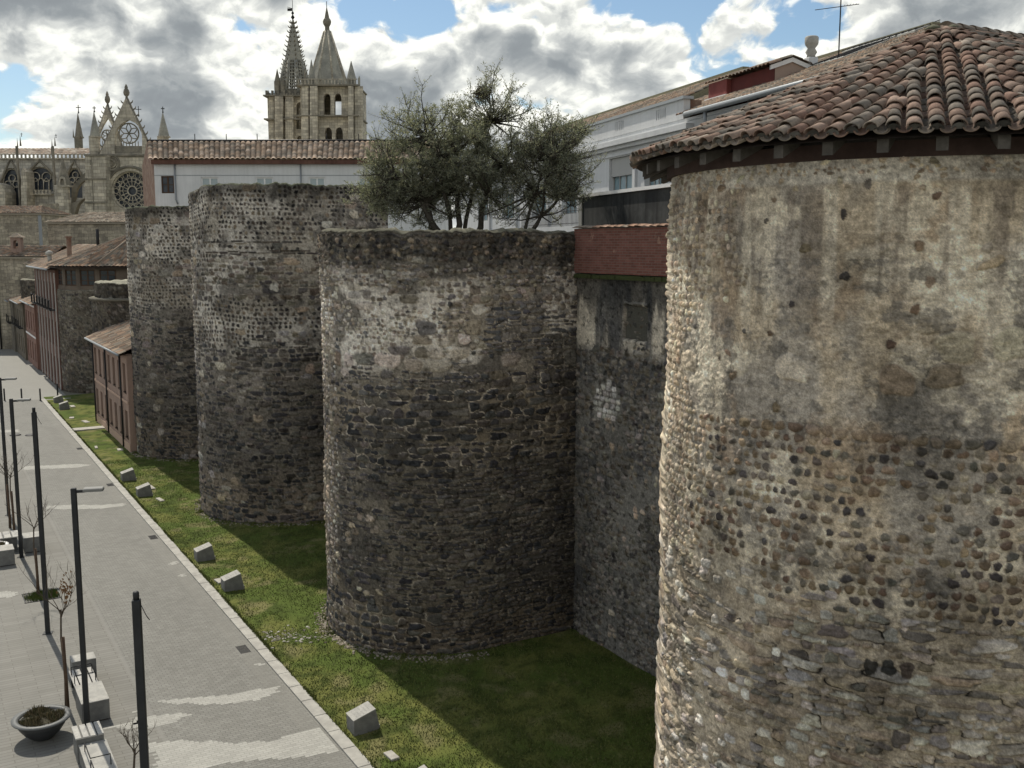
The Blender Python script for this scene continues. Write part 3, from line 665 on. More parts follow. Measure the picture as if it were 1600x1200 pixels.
# ---------- third and fourth towers
T3c = (45.9, 15.15); T3R = 4.40; T4c = (61.2, 14.9); T4R = 4.2
def cobble_tower(c, R, ztop, step, seed, label, base, light):
    root = thing('wall_tower', label, 'tower', wp(*c), WA, 'stone towers of the town wall')
    B = 18.05 - c[1]
    types = [T(rh=.19, wr=(.75, 1.25), fill=.93, p=2.2, relief=.03, pal='darkcob', gap=.22, jz=.15, space=.4, wob=.12, rot=.5, vary=.2),
             T(rh=.20, wr=(1.2, 2.8), fill=.93, p=3.2, relief=.035, pal='slatemid', gap=.09, jz=.3, space=.1, wob=.15, rot=.2, vary=.9),
             T(rh=.17, wr=(1.3, 3.2), fill=.93, p=3.2, relief=.035, pal='slate', gap=.08, jz=.3, space=.1, wob=.15, rot=.2, vary=.9),
             T(rh=.34, wr=(1.0, 2.2), fill=.85, p=3.2, relief=.03, pal='slabtan', gap=.10, jz=.3, space=.3, wob=.15, rot=.2, vary=.6),
             T(rh=.085, wr=(4, 8), fill=.95, p=5, relief=.03, pal='darkcob', gap=.04, jz=.1, space=.05, wob=.03, rot=.03, vary=.1)]
    def zonef(s, z):
        n = fbm(s * .6, z * .6, seed + 31, 3) - .5; n2 = fbm(s * 1.4, z * 1.4, seed + 37, 3) - .5; a = (s - B) / R
        zz = z + n * 1.4; t = np.full(s.shape, 1)
        t = np.where(zz > base[0], 0, t)
        t = np.where((zz < base[1]) & (zz > base[2]), 0, t)
        t = np.where((zz < base[2]) & (n2 < .08), 2, t)
        t = np.where(n2 > .16, 3, t)
        if base[3]: t = np.where(((np.abs(z - base[3]) < .07) | (np.abs(z - base[3] + .42) < .07)) & (a < 1.3) & (a > .1), 4, t)
        return t
    def mortar(sg, zg):
        C = const(sg, (.24, .225, .19)); n = fbm(sg * .6, zg * .6, seed + 41, 5); n2 = fbm(sg * 1.5, zg * 1.5, seed + 43, 5)
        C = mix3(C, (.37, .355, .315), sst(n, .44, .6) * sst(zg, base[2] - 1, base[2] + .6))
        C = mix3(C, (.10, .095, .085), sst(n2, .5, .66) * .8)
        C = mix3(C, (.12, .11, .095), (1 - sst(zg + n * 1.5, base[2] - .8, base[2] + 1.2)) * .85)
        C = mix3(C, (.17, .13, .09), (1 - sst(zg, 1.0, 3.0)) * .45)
        return C
    def tintf(sg, zg):
        n = fbm(sg * .45, zg * .4, seed + 71, 5); a = (sg - B) / R
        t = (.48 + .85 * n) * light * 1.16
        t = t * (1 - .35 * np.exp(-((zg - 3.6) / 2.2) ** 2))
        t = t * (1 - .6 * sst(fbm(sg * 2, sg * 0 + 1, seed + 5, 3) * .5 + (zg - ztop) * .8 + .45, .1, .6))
        return t * (1 + .3 * sst(a, 1.3, 1.7))
    zt = (lambda S: -.22 * sst(S, B + 1.2 * R, B + 1.62 * R)) if seed == 303 else None
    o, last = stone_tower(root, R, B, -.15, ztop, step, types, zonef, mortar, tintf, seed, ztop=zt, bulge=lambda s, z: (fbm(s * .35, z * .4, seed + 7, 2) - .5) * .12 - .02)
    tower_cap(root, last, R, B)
    return root
build_T2()
cobble_tower(T3c, T3R, 14.42, .036, 303, 'tallest grey cobbled round wall tower behind the slate tower, its rim sloping at the left', (11.2, 9.6, 7.8, 12.1), 1.3)
cobble_tower(T4c, T4R, 13.98, .048, 404, 'flat topped round wall tower of small cobbles joined to the pink two storey house', (10.8, 10.4, 8.6, 0), 1.12)
def plain_tower(c, R, ztop, label, seed, tint=1.0, ring=None, step=.09):
    root = thing('wall_tower', label, 'tower', wp(*c), WA, 'stone towers of the town wall')
    B = 17.1 - c[1]
    types = [T(rh=.24, wr=(.9, 2.2), fill=.9, p=2.6, relief=.05, pal='slatemid', gap=.12, jz=.3, space=.2, wob=.15, rot=.4, vary=.8)]
    zone = lambda s, z: np.zeros(s.shape, int)
    mort = lambda s, z: mix3(const(s, (.17, .155, .125)), (.10, .09, .075), sst(fbm(s * .6, z * .6, seed, 5), .42, .6))
    tint_ = lambda s, z: (.5 + .8 * fbm(s * .5, z * .4, seed + 2, 5)) * tint
    o, last = stone_tower(root, R, B, -.15, ztop, step, types, zone, mort, tint_, seed, topcol=(.20, .19, .15))
    tower_cap(root, last, R, B, (.16, .15, .12))
    if ring:
        r2, zr = ring
        o2, last2 = stone_tower(root, r2, B, ztop - .05, zr, step, types, zone, mort, lambda a, b: tint_(a, b) * .7, seed + 40, topcol=(.26, .25, .2), name='upper_ring')
        tower_cap(root, last2, r2, B, (.2, .19, .15), name='ring_cap')
        g = G(); S = tower_path(R, B, .15, .3); X, Y, NX, NY = tower_points(S, R, B)
        P = np.stack([np.stack([X + NX * o_, Y + NY * o_, X * 0 + z_ + (fbm(S * 3, S * 0, 5, 2) - .5) * .08], -1) for z_, o_ in ((ztop - .12, .04), (ztop - .08, .16), (ztop + .04, .16), (ztop + .08, -.3))])
        g.grid(P, np.ones(P.shape) * np.array([.15, .14, .115])); g.build('ledge', M_wall, root)
    return root
plain_tower((76.3, 14.8), 4.0, 8.3, 'low round wall tower with a narrower ring on top, behind the pink house', 505, .8, (3.75, 9.35))
T5 = plain_tower((92.2, 14.6), 4.2, 8.3, 'round wall tower with brown timber windows and a hipped tile roof', 606, .95)
plain_tower((108, 14.6), 4.1, 8.3, 'small far wall tower rising behind the salmon house', 707, .8, step=.14)
plain_tower((123, 14.4), 4.1, 8.2, 'small far wall tower rising behind the ochre house with balconies', 808, .8, step=.14)
plain_tower((139, 14.0), 4.1, 8.3, 'farthest wall tower at the left end of the street', 909, .6, step=.14)
# ---------- curtain wall
def build_curtain():
    root = thing('town_wall', 'dark straight town wall between the round towers, with run-off streaks and a walled up window', 'wall', wp(5, 17.1), WA)
    step = .03; Ys = np.concatenate([np.arange(14.5, 21.6, step), np.arange(21.6, 62, .6)])        # local y = u - 5
    Zs = np.arange(-.1, 11.13, step)
    types = [T(rh=.15, wr=(.8, 2.0), fill=.9, p=2.8, relief=.05, pal='slatemid', gap=.14, jz=.5, space=.25, wob=.2, rot=.6, vary=1.0, joint=1.0, jdark=.4, jl=.7),
             T(rh=.17, wr=(1.2, 1.9), fill=1, p=4, relief=.03, pal='white', gap=.12, jz=.15, space=.05, wob=.08, rot=.15, vary=.2),
             T(rh=.3, wr=(.5, .8), fill=.0, p=2.5, relief=.0, pal='cobpale', gap=.1, vary=.3),
             T(rh=.22, wr=(.7, 1.6), fill=.35, p=3, relief=.04, pal='cobpale', gap=.2, jz=.5, space=.8, wob=.2, rot=.5, vary=.8)]
    def zonef(y, z):
        n = fbm(y * .9, z * .9, 31, 3) - .5; t = np.zeros(y.shape, int)
        t = np.where(z + n * 1.0 > 9.1, 2, t)
        t = np.where(((y - 18.9) / .62) ** 2 + ((z - 7.5) / .62) ** 2 < 1 + n * 2, 1, t)
        t = np.where((z < 7) & (n > .06), 3, t)
        t = np.where((np.abs(y - 17.55) < .52) & (np.abs(z - 9.85) < .5), 0, t)
        return t
    def mortar(y, z):
        C = const(y, (.16, .155, .14)); n = fbm(y * .9, z * .9, 51, 5)
        C = mix3(C, (.085, .085, .085), sst(n, .45, .6) * .85)
        up = sst(z, 8.7, 9.3); C = mix3(C, (.46, .42, .345), up * sst(fbm(y * 2.2, z * .3, 53, 5), .32, .50))
        st = sst(fbm(y * 3.6, z * .12, 55, 5) + .5 * sst(z, 9.2, 11.1) - .2, .42, .56)
        C = mix3(C, (.035, .036, .036), st * sst(z, 9.4, 10.6) * .85)
        return C
    def tint(y, z): return (.6 + .7 * fbm(y * .6, z * .5, 57, 5)) * (1 - .2 * sst(y, 19.0, 21.0))
    yg, zg = np.meshgrid(Ys, Zs)
    # swap to masonry routine: arc coordinate = y
    H, C = masonry(Ys, Zs, types, zonef, mortar, tint, 909, cast=(1.22, 1.20, 1.21))
    niche = sst(.56 - np.abs(yg - 17.55 + (fbm(yg * 2, zg * 4, 6) - .5) * .10), 0, .06) * sst(.50 - np.abs(zg - 9.85 + (fbm(yg * 4, zg * 2, 7) - .5) * .08), 0, .06)
    H = H - niche * .13; C = C * (1 - .25 * niche[..., None])
    lint = (np.abs(yg - 17.55 + .1 * fbm(yg * 3, zg, 3)) < .50) & (np.abs(zg - 10.38 - .05 * fbm(yg * 5, zg, 4)) < .03); H = H + lint * .03; C = np.where(lint[..., None], C * .4 + np.array((.14, .135, .125)), C)
    P = np.stack([-H, yg, zg], -1)
    n, m = P.shape[:2]; idx = np.arange(n * m).reshape(n, m)
    F = np.stack([idx[:-1, :-1], idx[:-1, 1:], idx[1:, 1:], idx[1:, :-1]], -1).reshape(-1, 4)
    fastmesh('wall', P.reshape(-1, 3), F, C.reshape(-1, 3), M_wall, root)
    g = G(); g.color = (.09, .088, .075); g.box(-.03, .9, 2.0, 62, 11.08, 11.16); g.box(.05, .9, -4, 14.6, -.1, 11.1); g.box(.1, .9, 14.6, 62, -.1, 11.08); g.box(.1, .9, 62, 134, -.1, 7.4); g.build('wall_core', M_wall, root)
    g = G(); g.color = (.045, .055, .02)
    for i in range(160):
        y = random.uniform(15.5, 20.6); g.box(-.09 - random.random() * .05, 0, y, y + random.uniform(.08, .25), 11.03, 11.12 + random.random() * .04)
    g.build('moss_line', M_moss, root)
    # brick parapet
    bw = thing('brick_parapet', 'red brick parapet with a clay tile coping between the dark and the pale tower', 'wall', wp(16, 17.1), WA)
    m = mat('red_brick', (.20, .07, .05), fine=.3, bscale=20)
    W = NT(m.node_tree); b = m.node_tree.nodes['Principled BSDF']
    tc = W.new('ShaderNodeTexCoord').outputs['Object']; sep = W.new('ShaderNodeSeparateXYZ'); W.link(tc, sep.inputs[0]); cb = W.new('ShaderNodeCombineXYZ')
    W.link(sep.outputs[1], cb.inputs[0]); W.link(sep.outputs[2], cb.inputs[1])
    br = W.new('ShaderNodeTexBrick'); W.link(cb.outputs[0], br.inputs['Vector']); br.inputs['Scale'].default_value = 1
    br.inputs['Brick Width'].default_value = .26; br.inputs['Row Height'].default_value = .072; br.inputs['Mortar Size'].default_value = .009; br.inputs['Bias'].default_value = -.2
    br.inputs['Color1'].default_value = (.15, .058, .045, 1); br.inputs['Color2'].default_value = (.22, .095, .075, 1); br.inputs['Mortar'].default_value = (.17, .12, .10, 1)
    pn = W.smooth(W.noise(tc, 1.7, 4, .6), .66, .72)
    c = W.mix(W.m('MULTIPLY', pn, .5), br.outputs[0], (.42, .27, .2, 1)); c = W.mix(1.0, c, W.vm('MULTIPLY', W.m('ADD', .6, W.m('MULTIPLY', W.noise(tc, 5, 6, .7), .75)), (1, 1, 1)), 'MULTIPLY')
    W.link(c, b.inputs['Base Color'])
    g = G(); g.box(-.10, .30, -10, 9.42, 11.18, 12.46); g.build('brickwork', m, bw)
    g = G(); g.color = (.3, .2, .15)
    y = -2.0
    while y < 9.3:
        l = random.uniform(.30, .36); g.color = random.choice([(.33, .2, .14), (.28, .18, .13), (.36, .24, .18), (.24, .2, .16)])
        dz = random.random() * .02
        prof = [(-.19 + .52 * k / 8, 12.47 + dz + .065 * math.sin(math.pi * k / 8)) for k in range(9)]
        vs = [(x, y, z) for x, z in prof] + [(x, y + l + .02, z + .015) for x, z in prof]
        g.add(vs, [(k, k + 1, k + 10, k + 9) for k in range(8)] + [tuple(range(9)), tuple(range(17, 8, -1)), (0, 9, 17, 8)], True); y += l
    g.build('coping_tile', M_tile, bw)
    return root
build_curtain()
# ------------------------------------------------------------------ ground
def ground():
    m = mat('far_ground', (.16, .15, .12), (.11, .12, .08), .02, fine=.2, bscale=.5)
    g = G(); g.add([(-6000, -6000, -.06), (6000, -6000, -.06), (6000, 6000, -.06), (-6000, 6000, -.06)], [(0, 1, 2, 3)])
    tag(g.build('ground', m), 'wide bare ground around the town', None, None, 'structure')
    # street paving: local x = v, y = u
    m = mat('street_paving', (.3, .3, .3), fine=.0)
    W = NT(m.node_tree); b = m.node_tree.nodes['Principled BSDF']; tc = W.new('ShaderNodeTexCoord').outputs['Object']
    def brick(w, h, c1, c2, mo, ms, vec=None, off=.5):
        br = W.new('ShaderNodeTexBrick'); W.link(vec or tc, br.inputs['Vector']); br.offset = off; br.inputs['Scale'].default_value = 1
        br.inputs['Brick Width'].default_value = w; br.inputs['Row Height'].default_value = h; br.inputs['Mortar Size'].default_value = ms
        br.inputs['Color1'].default_value = (*c1, 1); br.inputs['Color2'].default_value = (*c2, 1); br.inputs['Mortar'].default_value = (*mo, 1); br.inputs['Bias'].default_value = 0
        return br.outputs[0]
    setts = brick(.20, .10, (.165, .162, .147), (.21, .207, .19), (.11, .108, .098), .008)
    slabs = brick(.9, .16, (.17, .166, .15), (.20, .195, .178), (.125, .12, .105), .010)
    sep = W.new('ShaderNodeSeparateXYZ'); W.link(tc, sep.inputs[0])
    side = W.smooth(sep.outputs[0], 4.60, 4.62)
    c = W.mix(side, slabs, setts)
    joint = W.m('MULTIPLY', W.smooth(sep.outputs[0], 4.55, 4.57), W.m('SUBTRACT', 1.0, W.smooth(sep.outputs[0], 4.64, 4.66)))
    c = W.mix(W.m('MULTIPLY', joint, .7), c, (.20, .195, .18, 1))
    bands = W.smooth(sep.outputs[0], 7.65, 7.67); c = W.mix(W.m('MULTIPLY', bands, .35), c, (.20, .195, .175, 1))
    n1 = W.noise(tc, .22, 6, .6); n2 = W.noise(W.vm('MULTIPLY', tc, (1, .35, 1)), 1.3, 8, .7); n3 = W.noise(tc, 30, 4, .7)
    k = W.m('ADD', .55, W.m('ADD', W.m('MULTIPLY', n1, .35), W.m('ADD', W.m('MULTIPLY', n2, .35), W.m('MULTIPLY', n3, .22))))
    c = W.mix(1.0, c, W.vm('MULTIPLY', k, (1, 1, 1)), 'MULTIPLY')
    far = W.smooth(sep.outputs[1], 86.0, 88.0); c = W.mix(W.m('MULTIPLY', far, .5), c, (.27, .267, .248, 1))
    spots = W.smooth(W.noise(tc, 5.5, 2, .4), .80, .82); c = W.mix(W.m('MULTIPLY', spots, .8), c, (.55, .54, .50, 1))
    W.link(c, b.inputs['Base Color']); b.inputs['Roughness'].default_value = .8
    bn = W.new('ShaderNodeBump'); bn.inputs['Strength'].default_value = .35; bn.inputs['Distance'].default_value = .01; W.link(n3, bn.inputs['Height']); W.link(bn.outputs[0], b.inputs['Normal'])
    g = G(); g.box(-40, 8.16, -30, 86.6, -.05, 0.0)
    o = g.build('street', m); o.rotation_euler = (0, 0, WA); tag(o, 'grey paved pedestrian street along the wall', None, None, 'structure')
    g = G(); g.box(-40, 10.2, 86.6, 400, -.05, .004); o = g.build('road', m); o.rotation_euler = (0, 0, WA); tag(o, 'worn pale roadway beyond the bollards', None, None, 'structure')
    # pale paving inlays of lighter setts
    mi = mat('pale_setts', (.45, .44, .41), fine=0); W = NT(mi.node_tree); b = mi.node_tree.nodes['Principled BSDF']; tc = W.new('ShaderNodeTexCoord').outputs['Object']
    br = W.new('ShaderNodeTexBrick'); W.link(tc, br.inputs['Vector']); br.inputs['Scale'].default_value = 1; br.inputs['Brick Width'].default_value = .2; br.inputs['Row Height'].default_value = .1
    br.inputs['Mortar Size'].default_value = .008; br.inputs['Color1'].default_value = (.31, .306, .28, 1); br.inputs['Color2'].default_value = (.37, .365, .335, 1); br.inputs['Mortar'].default_value = (.25, .245, .225, 1)
    k = W.m('ADD', .72, W.m('MULTIPLY', W.noise(tc, 1.2, 8, .7), .5)); W.link(W.mix(1.0, br.outputs[0], W.vm('MULTIPLY', k, (1, 1, 1)), 'MULTIPLY'), b.inputs['Base Color']); b.inputs['Roughness'].default_value = .8
    g = G()
    def inlay(px):
        """outline given where it lies on the street; edges step by whole setts"""
        pts = []
        for x, y in px:
            r = at(x, y, 1.0) - Vector((0, 0, CAM_H)); t = -CAM_H / r.z; p = (r.x * t, r.y * t)
            pts.append((p[0] * DN[0] + p[1] * DN[1], p[0] * DU[0] + p[1] * DU[1]))
        xs = [p[0] for p in pts]; ys = [p[1] for p in pts]
        y = math.floor(min(ys) / .1) * .1
        while y < max(ys):                               # rows of setts
            yc = y + .05; cr = []
            for i in range(len(pts)):
                a, b_ = pts[i], pts[(i + 1) % len(pts)]
                if (a[1] <= yc) != (b_[1] <= yc): cr.append(a[0] + (yc - a[1]) / (b_[1] - a[1]) * (b_[0] - a[0]))
            cr.sort()
            for q in range(0, len(cr) - 1, 2):
                sh = .1 if int(round(y / .1)) % 2 else 0
                x0 = round((cr[q] - sh) / .2) * .2 + sh; x1 = round((cr[q + 1] - sh) / .2) * .2 + sh
                x1 = min(x1, 8.1)
                if x1 > x0: g.add([(x0, y, .004), (x1, y, .004), (x1, y + .1, .004), (x0, y + .1, .004)], [(0, 1, 2, 3)])
            y += .1
    inlay([(238, 1096), (300, 1090), (360, 1086), (400, 1078), (435, 1073), (432, 1082), (400, 1094), (350, 1101), (290, 1100), (260, 1101)])
    inlay([(160, 1138), (200, 1128), (240, 1118), (303, 1114), (280, 1126), (240, 1138), (200, 1139)])
    inlay([(236, 1160), (300, 1157), (360, 1162), (420, 1158), (470, 1145), (500, 1137), (520, 1150), (535, 1172), (480, 1183), (430, 1186), (380, 1190), (330, 1197), (300, 1215), (255, 1225), (246, 1200)])
    inlay([(194, 1166), (222, 1158), (222, 1163), (198, 1166)])
    inlay([(72, 791), (110, 789), (160, 789), (196, 786), (193, 791), (160, 795), (110, 796), (72, 795)])
    inlay([(36, 729), (80, 727), (120, 725), (146, 726), (120, 731), (60, 733), (36, 735)])
    inlay([(0, 672), (30, 671), (30, 675), (0, 676)]); inlay([(-20, 925), (24, 924), (24, 932), (-20, 938)])
    for (x, y) in ((283, 898), (272, 880), (398, 1005), (150, 717), (250, 790), (200, 776), (405, 1038)): inlay([(x - 8, y + 2), (x + 10, y + 2), (x + 2, y - 3)])
    for i in range(22): inlay([(208 + i * 1.2 - 3, 1104 + i * 3.6), (214 + i * 1.2, 1103 + i * 3.6), (215 + i * 1.2, 1105 + i * 3.6), (209 + i * 1.2 - 3, 1106 + i * 3.6)])
    o = g.build('paving_inlay', mi); o.rotation_euler = (0, 0, WA); tag(o, 'pale wavy inlays in the grey street paving', None, None, 'structure')
    # kerb in stones
    g = G(); y = 5.0
    while y < 86.4:
        l = .98; g.box(8.17, 8.50, y, y + l, -.05, .035 + random.random() * .004, .008); y += 1.0
    g.box(8.50, 10.3, 86.3, 86.55, -.05, .035)
    o = g.build('kerb', mat('kerb_granite', (.40, .39, .355), (.31, .30, .275), 2.5, fine=.3, bscale=20)); o.rotation_euler = (0, 0, WA); tag(o, 'pale granite kerb between street and lawn', None, None, 'structure')
    # lawn
    xs = np.arange(8.5, 17.3, .12); ys = np.arange(2, 88.4, .16); xg, yg = np.meshgrid(xs, ys)
    def gz(x, y): return .01 + (fbm(x * .5, y * .5, 3, 3) - .5) * .10 * sst(x, 8.5, 9.3) + .10 * sst(x, 9, 15)
    zg = gz(xg, yg); n = fbm(xg * .8, yg * .8, 5, 5); n2 = fbm(xg * 3, yg * 3, 9, 4)
    C = const(xg, (.078, .108, .025)); C = mix3(C, (.135, .142, .042), sst(n, .42, .64) * .9); C = mix3(C, (.045, .062, .016), sst(n2, .5, .66) * .8); C = mix3(C, (.20, .18, .09), sst(fbm(xg * 1.5, yg * 1.5, 15, 4), .60, .72) * .6)
    idx = np.arange(zg.size).reshape(zg.shape)
    F = np.stack([idx[:-1, :-1], idx[:-1, 1:], idx[1:, 1:], idx[1:, :-1]], -1).reshape(-1, 4)
    ml = mat('lawn_turf', attr=True, fine=.55, bump=1.0, bscale=9, rough=1, spec=.1)
    o = fastmesh('lawn', np.stack([xg, yg, zg], -1).reshape(-1, 3), F, C.reshape(-1, 3), ml); o.rotation_euler = (0, 0, WA); tag(o, 'green lawn strip at the foot of the towers', None, None, 'structure')
    rs = np.random.RandomState(3); N = 190000
    y = 15 + 45 * rs.rand(N) ** 1.7; x = 8.5 + rs.rand(N) * 8.4
    # keep blades out of the towers
    ok = np.ones(N, bool)
    for c, R in ((T1c, T1R), (T2c, T2R), (T3c, T3R), (T4c, T4R)):
        ok &= ~(((x - c[1]) ** 2 + (y - c[0]) ** 2 < (R + .06) ** 2) | ((x > c[1]) & (np.abs(y - c[0]) < R + .06)))
    x, y = x[ok], y[ok]; N = len(x); z = gz(x, y)
    dns = fbm(x * 1.4, y * 1.4, 21, 4); keep = dns + rs.rand(N) * .3 > .46; x, y, z = x[keep], y[keep], z[keep]; N = len(x)
    ex = []
    for c, R in ((T1c, T1R), (T2c, T2R), (T3c, T3R), (T4c, T4R)):
        th = -math.pi * (.5 + rs.rand(5200) * .95); th = th + .06 * np.sin(th * 23); r = R + .03 + np.abs(rs.randn(5200)) * .13; cl = fbm(th * 6, th * 0, 33, 3) + rs.rand(5200) * .25 > .58; ex.append(np.stack([c[1] + r * np.cos(th), c[0] + r * np.sin(th)], -1)[cl])
    ky = 17 + rs.rand(16000) * 68; kx = 8.47 + np.abs(rs.randn(16000)) * .05; cl = fbm(ky * 1.3, kx * 0, 35, 3) + rs.rand(16000) * .3 > .60; ex.append(np.stack([kx, ky], -1)[cl])
    cy = 8 + rs.rand(3000) * 45; cx_ = 17.0 - np.abs(rs.randn(3000)) * .12; ex.append(np.stack([cx_, cy], -1))
    nb = N; ex = np.concatenate(ex); x = np.concatenate([x, ex[:, 0]]); y = np.concatenate([y, ex[:, 1]]); N = len(x); z = gz(x, y); tall = np.where(np.arange(N) >= nb, 2.1, 1.0)
    h = (.02 + .035 * rs.rand(N)) * tall; w = .009 + .009 * rs.rand(N); a = rs.rand(N) * 6.28; lx, ly = (rs.rand(N) - .5) * .07, (rs.rand(N) - .5) * .07
    V = np.stack([np.stack([x - np.cos(a) * w, y - np.sin(a) * w, z - .005], -1), np.stack([x + np.cos(a) * w, y + np.sin(a) * w, z - .005], -1), np.stack([x + lx, y + ly, z + h], -1)], 1).reshape(-1, 3)
    c0 = np.array([(.10, .12, .032), (.085, .105, .028), (.13, .14, .045), (.16, .155, .065)])[rs.choice(4, N, p=[.4, .3, .22, .08])] * (.75 + .4 * rs.rand(N, 1))
    o = fastmesh('grass', V, np.arange(N * 3).reshape(N, 3), np.repeat(c0, 3, 0), mat('grass_blade', attr=True, fine=0, rough=.7, spec=.2), None, False); o.rotation_euler = (0, 0, WA)
    tag(o, 'short mown grass blades on the lawn', 'grass', None, 'stuff')
    return gz
GZ = ground()
def on(u, v): return float(GZ(np.array([v]), np.array([u]))[0])
# ------------------------------------------------------------------ building helpers
SIDE = Matrix(((0, 1, 0, 0), (1, 0, 0, 0), (0, 0, 1, 0), (0, 0, 0, 1)))       # panel x -> local y (along the street), panel depth -> local x
TPAL = [(.30, .20, .14), (.24, .17, .13), (.34, .25, .18), (.22, .19, .155), (.17, .15, .125), (.29, .24, .19)]
def troof(g, e0, e1, r1, r0, cw=.26, tl=.42, amp=.06, seed=1, pal=TPAL, k=1.0, res=6):
    """barrel tile roof on the patch eave e0-e1, ridge r0-r1"""
    e0, e1, r1, r0 = [np.array(p, float) for p in (e0, e1, r1, r0)]
    rs = np.random.RandomState(seed); W = max(np.linalg.norm(e1 - e0), np.linalg.norm(r1 - r0)); L = (np.linalg.norm(r0 - e0) + np.linalg.norm(r1 - e1)) / 2
    nc = max(2, int(round(W / cw))); nr = max(2, int(round(L / tl)))
    s = np.linspace(0, 1, nc * res + 1); t = np.sort(np.concatenate([np.arange(nr) / nr, (np.arange(nr) + .97) / nr]))
    sg, tg = np.meshgrid(s, t)
    P = (e0 * (1 - sg[..., None]) + e1 * sg[..., None]) * (1 - tg[..., None]) + (r0 * (1 - sg[..., None]) + r1 * sg[..., None]) * tg[..., None]
    n = np.cross(e1 - e0, (r0 + r1) / 2 - (e0 + e1) / 2); n /= np.linalg.norm(n); n = n if n[2] > 0 else -n
    ci = np.minimum((sg * nc).astype(int), nc - 1); ri = np.minimum((tg * nr + 1e-6).astype(int), nr - 1)
    ph = sg * nc - ci
    jit = rs.rand(nr + 1, nc + 1)
    bump = np.abs(np.sin(ph * math.pi)) ** .8 * amp + (1 - (tg * nr - ri)) * .03 + (jit[ri, ci] - .5) * .02
    P = P + n * bump[..., None]
    pal = np.array(pal); base = pal[rs.randint(0, len(pal), (nr + 1, nc + 1))] * (.6 + .7 * rs.rand(nr + 1, nc + 1, 1)) * k
    C = base[ri, ci] * (.35 + .65 * np.clip(bump / amp, 0, 1) ** .7)[..., None] if amp > .045 and cw > .4 else base[ri, ci]  # shade of the valleys between wide tile columns is put into the colour
    lich = fbm(sg * W * .7, tg * L * .7, seed + 3, 4)[..., None]; C = C * (.7 + .6 * lich)
    g.grid(P, C, True)
def window(root, m, x0, x1, z0, z1, y, frame=None, mull=1, bars=0, pane=None, th=.07, name='window', fr=.07, sill=None):
    """frame set in an opening of a wall whose front face is at depth y; pane is its sub-part"""
    g = G(); g.m = m
    g.box(x0, x0 + fr, y, y + th, z0, z1); g.box(x1 - fr, x1, y, y + th, z0, z1); g.box(x0 + fr, x1 - fr, y + .002, y + th, z0, z0 + fr); g.box(x0 + fr, x1 - fr, y + .002, y + th, z1 - fr, z1)
    for i in range(mull): xc = x0 + (x1 - x0) * (i + 1) / (mull + 1); g.box(xc - fr * .6, xc + fr * .6, y + .004, y + th, z0 + fr, z1 - fr)
    for i in range(bars): zc = z0 + (z1 - z0) * (i + 1) / (bars + 1); g.box(x0 + fr, x1 - fr, y + .006, y + th - .01, zc - fr * .3, zc + fr * .3)
    if sill is not None: g.box(x0 - .08, x1 + .08, y - .14 + sill, y + .02, z0 - .08, z0)
    w = g.build(name, frame or M_whitet, root)
    g = G(); g.m = m; g.box(x0 + .01, x1 - .01, y + th * .5, y + th * .5 + .02, z0 + .01, z1 - .01); g.build('pane', pane or M_glass, w)
    return w
# ---------- pink two storey house built against the wall
def pink_house():
    L = 12.5; root = thing('row_house', 'pink rendered two storey house with brown shutters squeezed between two wall towers', 'house', wp(61.7, 10.42), WA)
    H = 5.75; ups = []; 
    U = [1.0 + i * 1.78 for i in range(7)]; holes = []
    for i, y in enumerate(U): holes.append(rect(y - .42, y + .42, 3.45, 5.15)); holes.append(rect(y - .42, y + .42, .75, 2.35))
    g = G(); g.m = SIDE; g.panel(rect(0, L, 0, H), holes, 0, .3); g.m = Matrix()
    g.box(.3, 5, .02, .3, 0, H - .02); g.box(.3, 5, L - .3, L - .02, 0, H - .02); g.build('wall', M_pinkw, root)
    g = G(); g.box(-.06, -.003, 0, L, 2.85, 3.0); g.box(-.05, -.003, 0, L, 0, .5); g.build('plaster_band', mat('pale_pink_band', (.44, .31, .24), fine=.2), root)
    for i, y in enumerate(U):
        window(root, SIDE, y - .42, y + .42, 3.45, 5.15, .12, M_brown, 1, 2, sill=0.0); window(root, SIDE, y - .42, y + .42, .75, 2.35, .12, M_brown, 1, 2, sill=0.0)
    for y in (1.9, 7.2, 12.3):
        g = G(); g.tube([(-.08, y, .05), (-.08, y, 5.6)], .055, 8); g.build('downpipe', M_iron, root)
    g = G(); troof(g, (-.4, -.1, H), (-.4, L + .1, H), (3.6, L + .1, 7.5), (3.6, -.1, 7.5), seed=4); g.color = (.12, .08, .06); g.box(-.36, 3, 0, L, H - .07, H - .02); g.build('roof', M_tile, root)
    g = G(); g.tube([(-.46, -.1, H - .02), (-.46, L + .1, H - .02)], .07, 8); g.build('gutter', M_zinc, root)
pink_house()
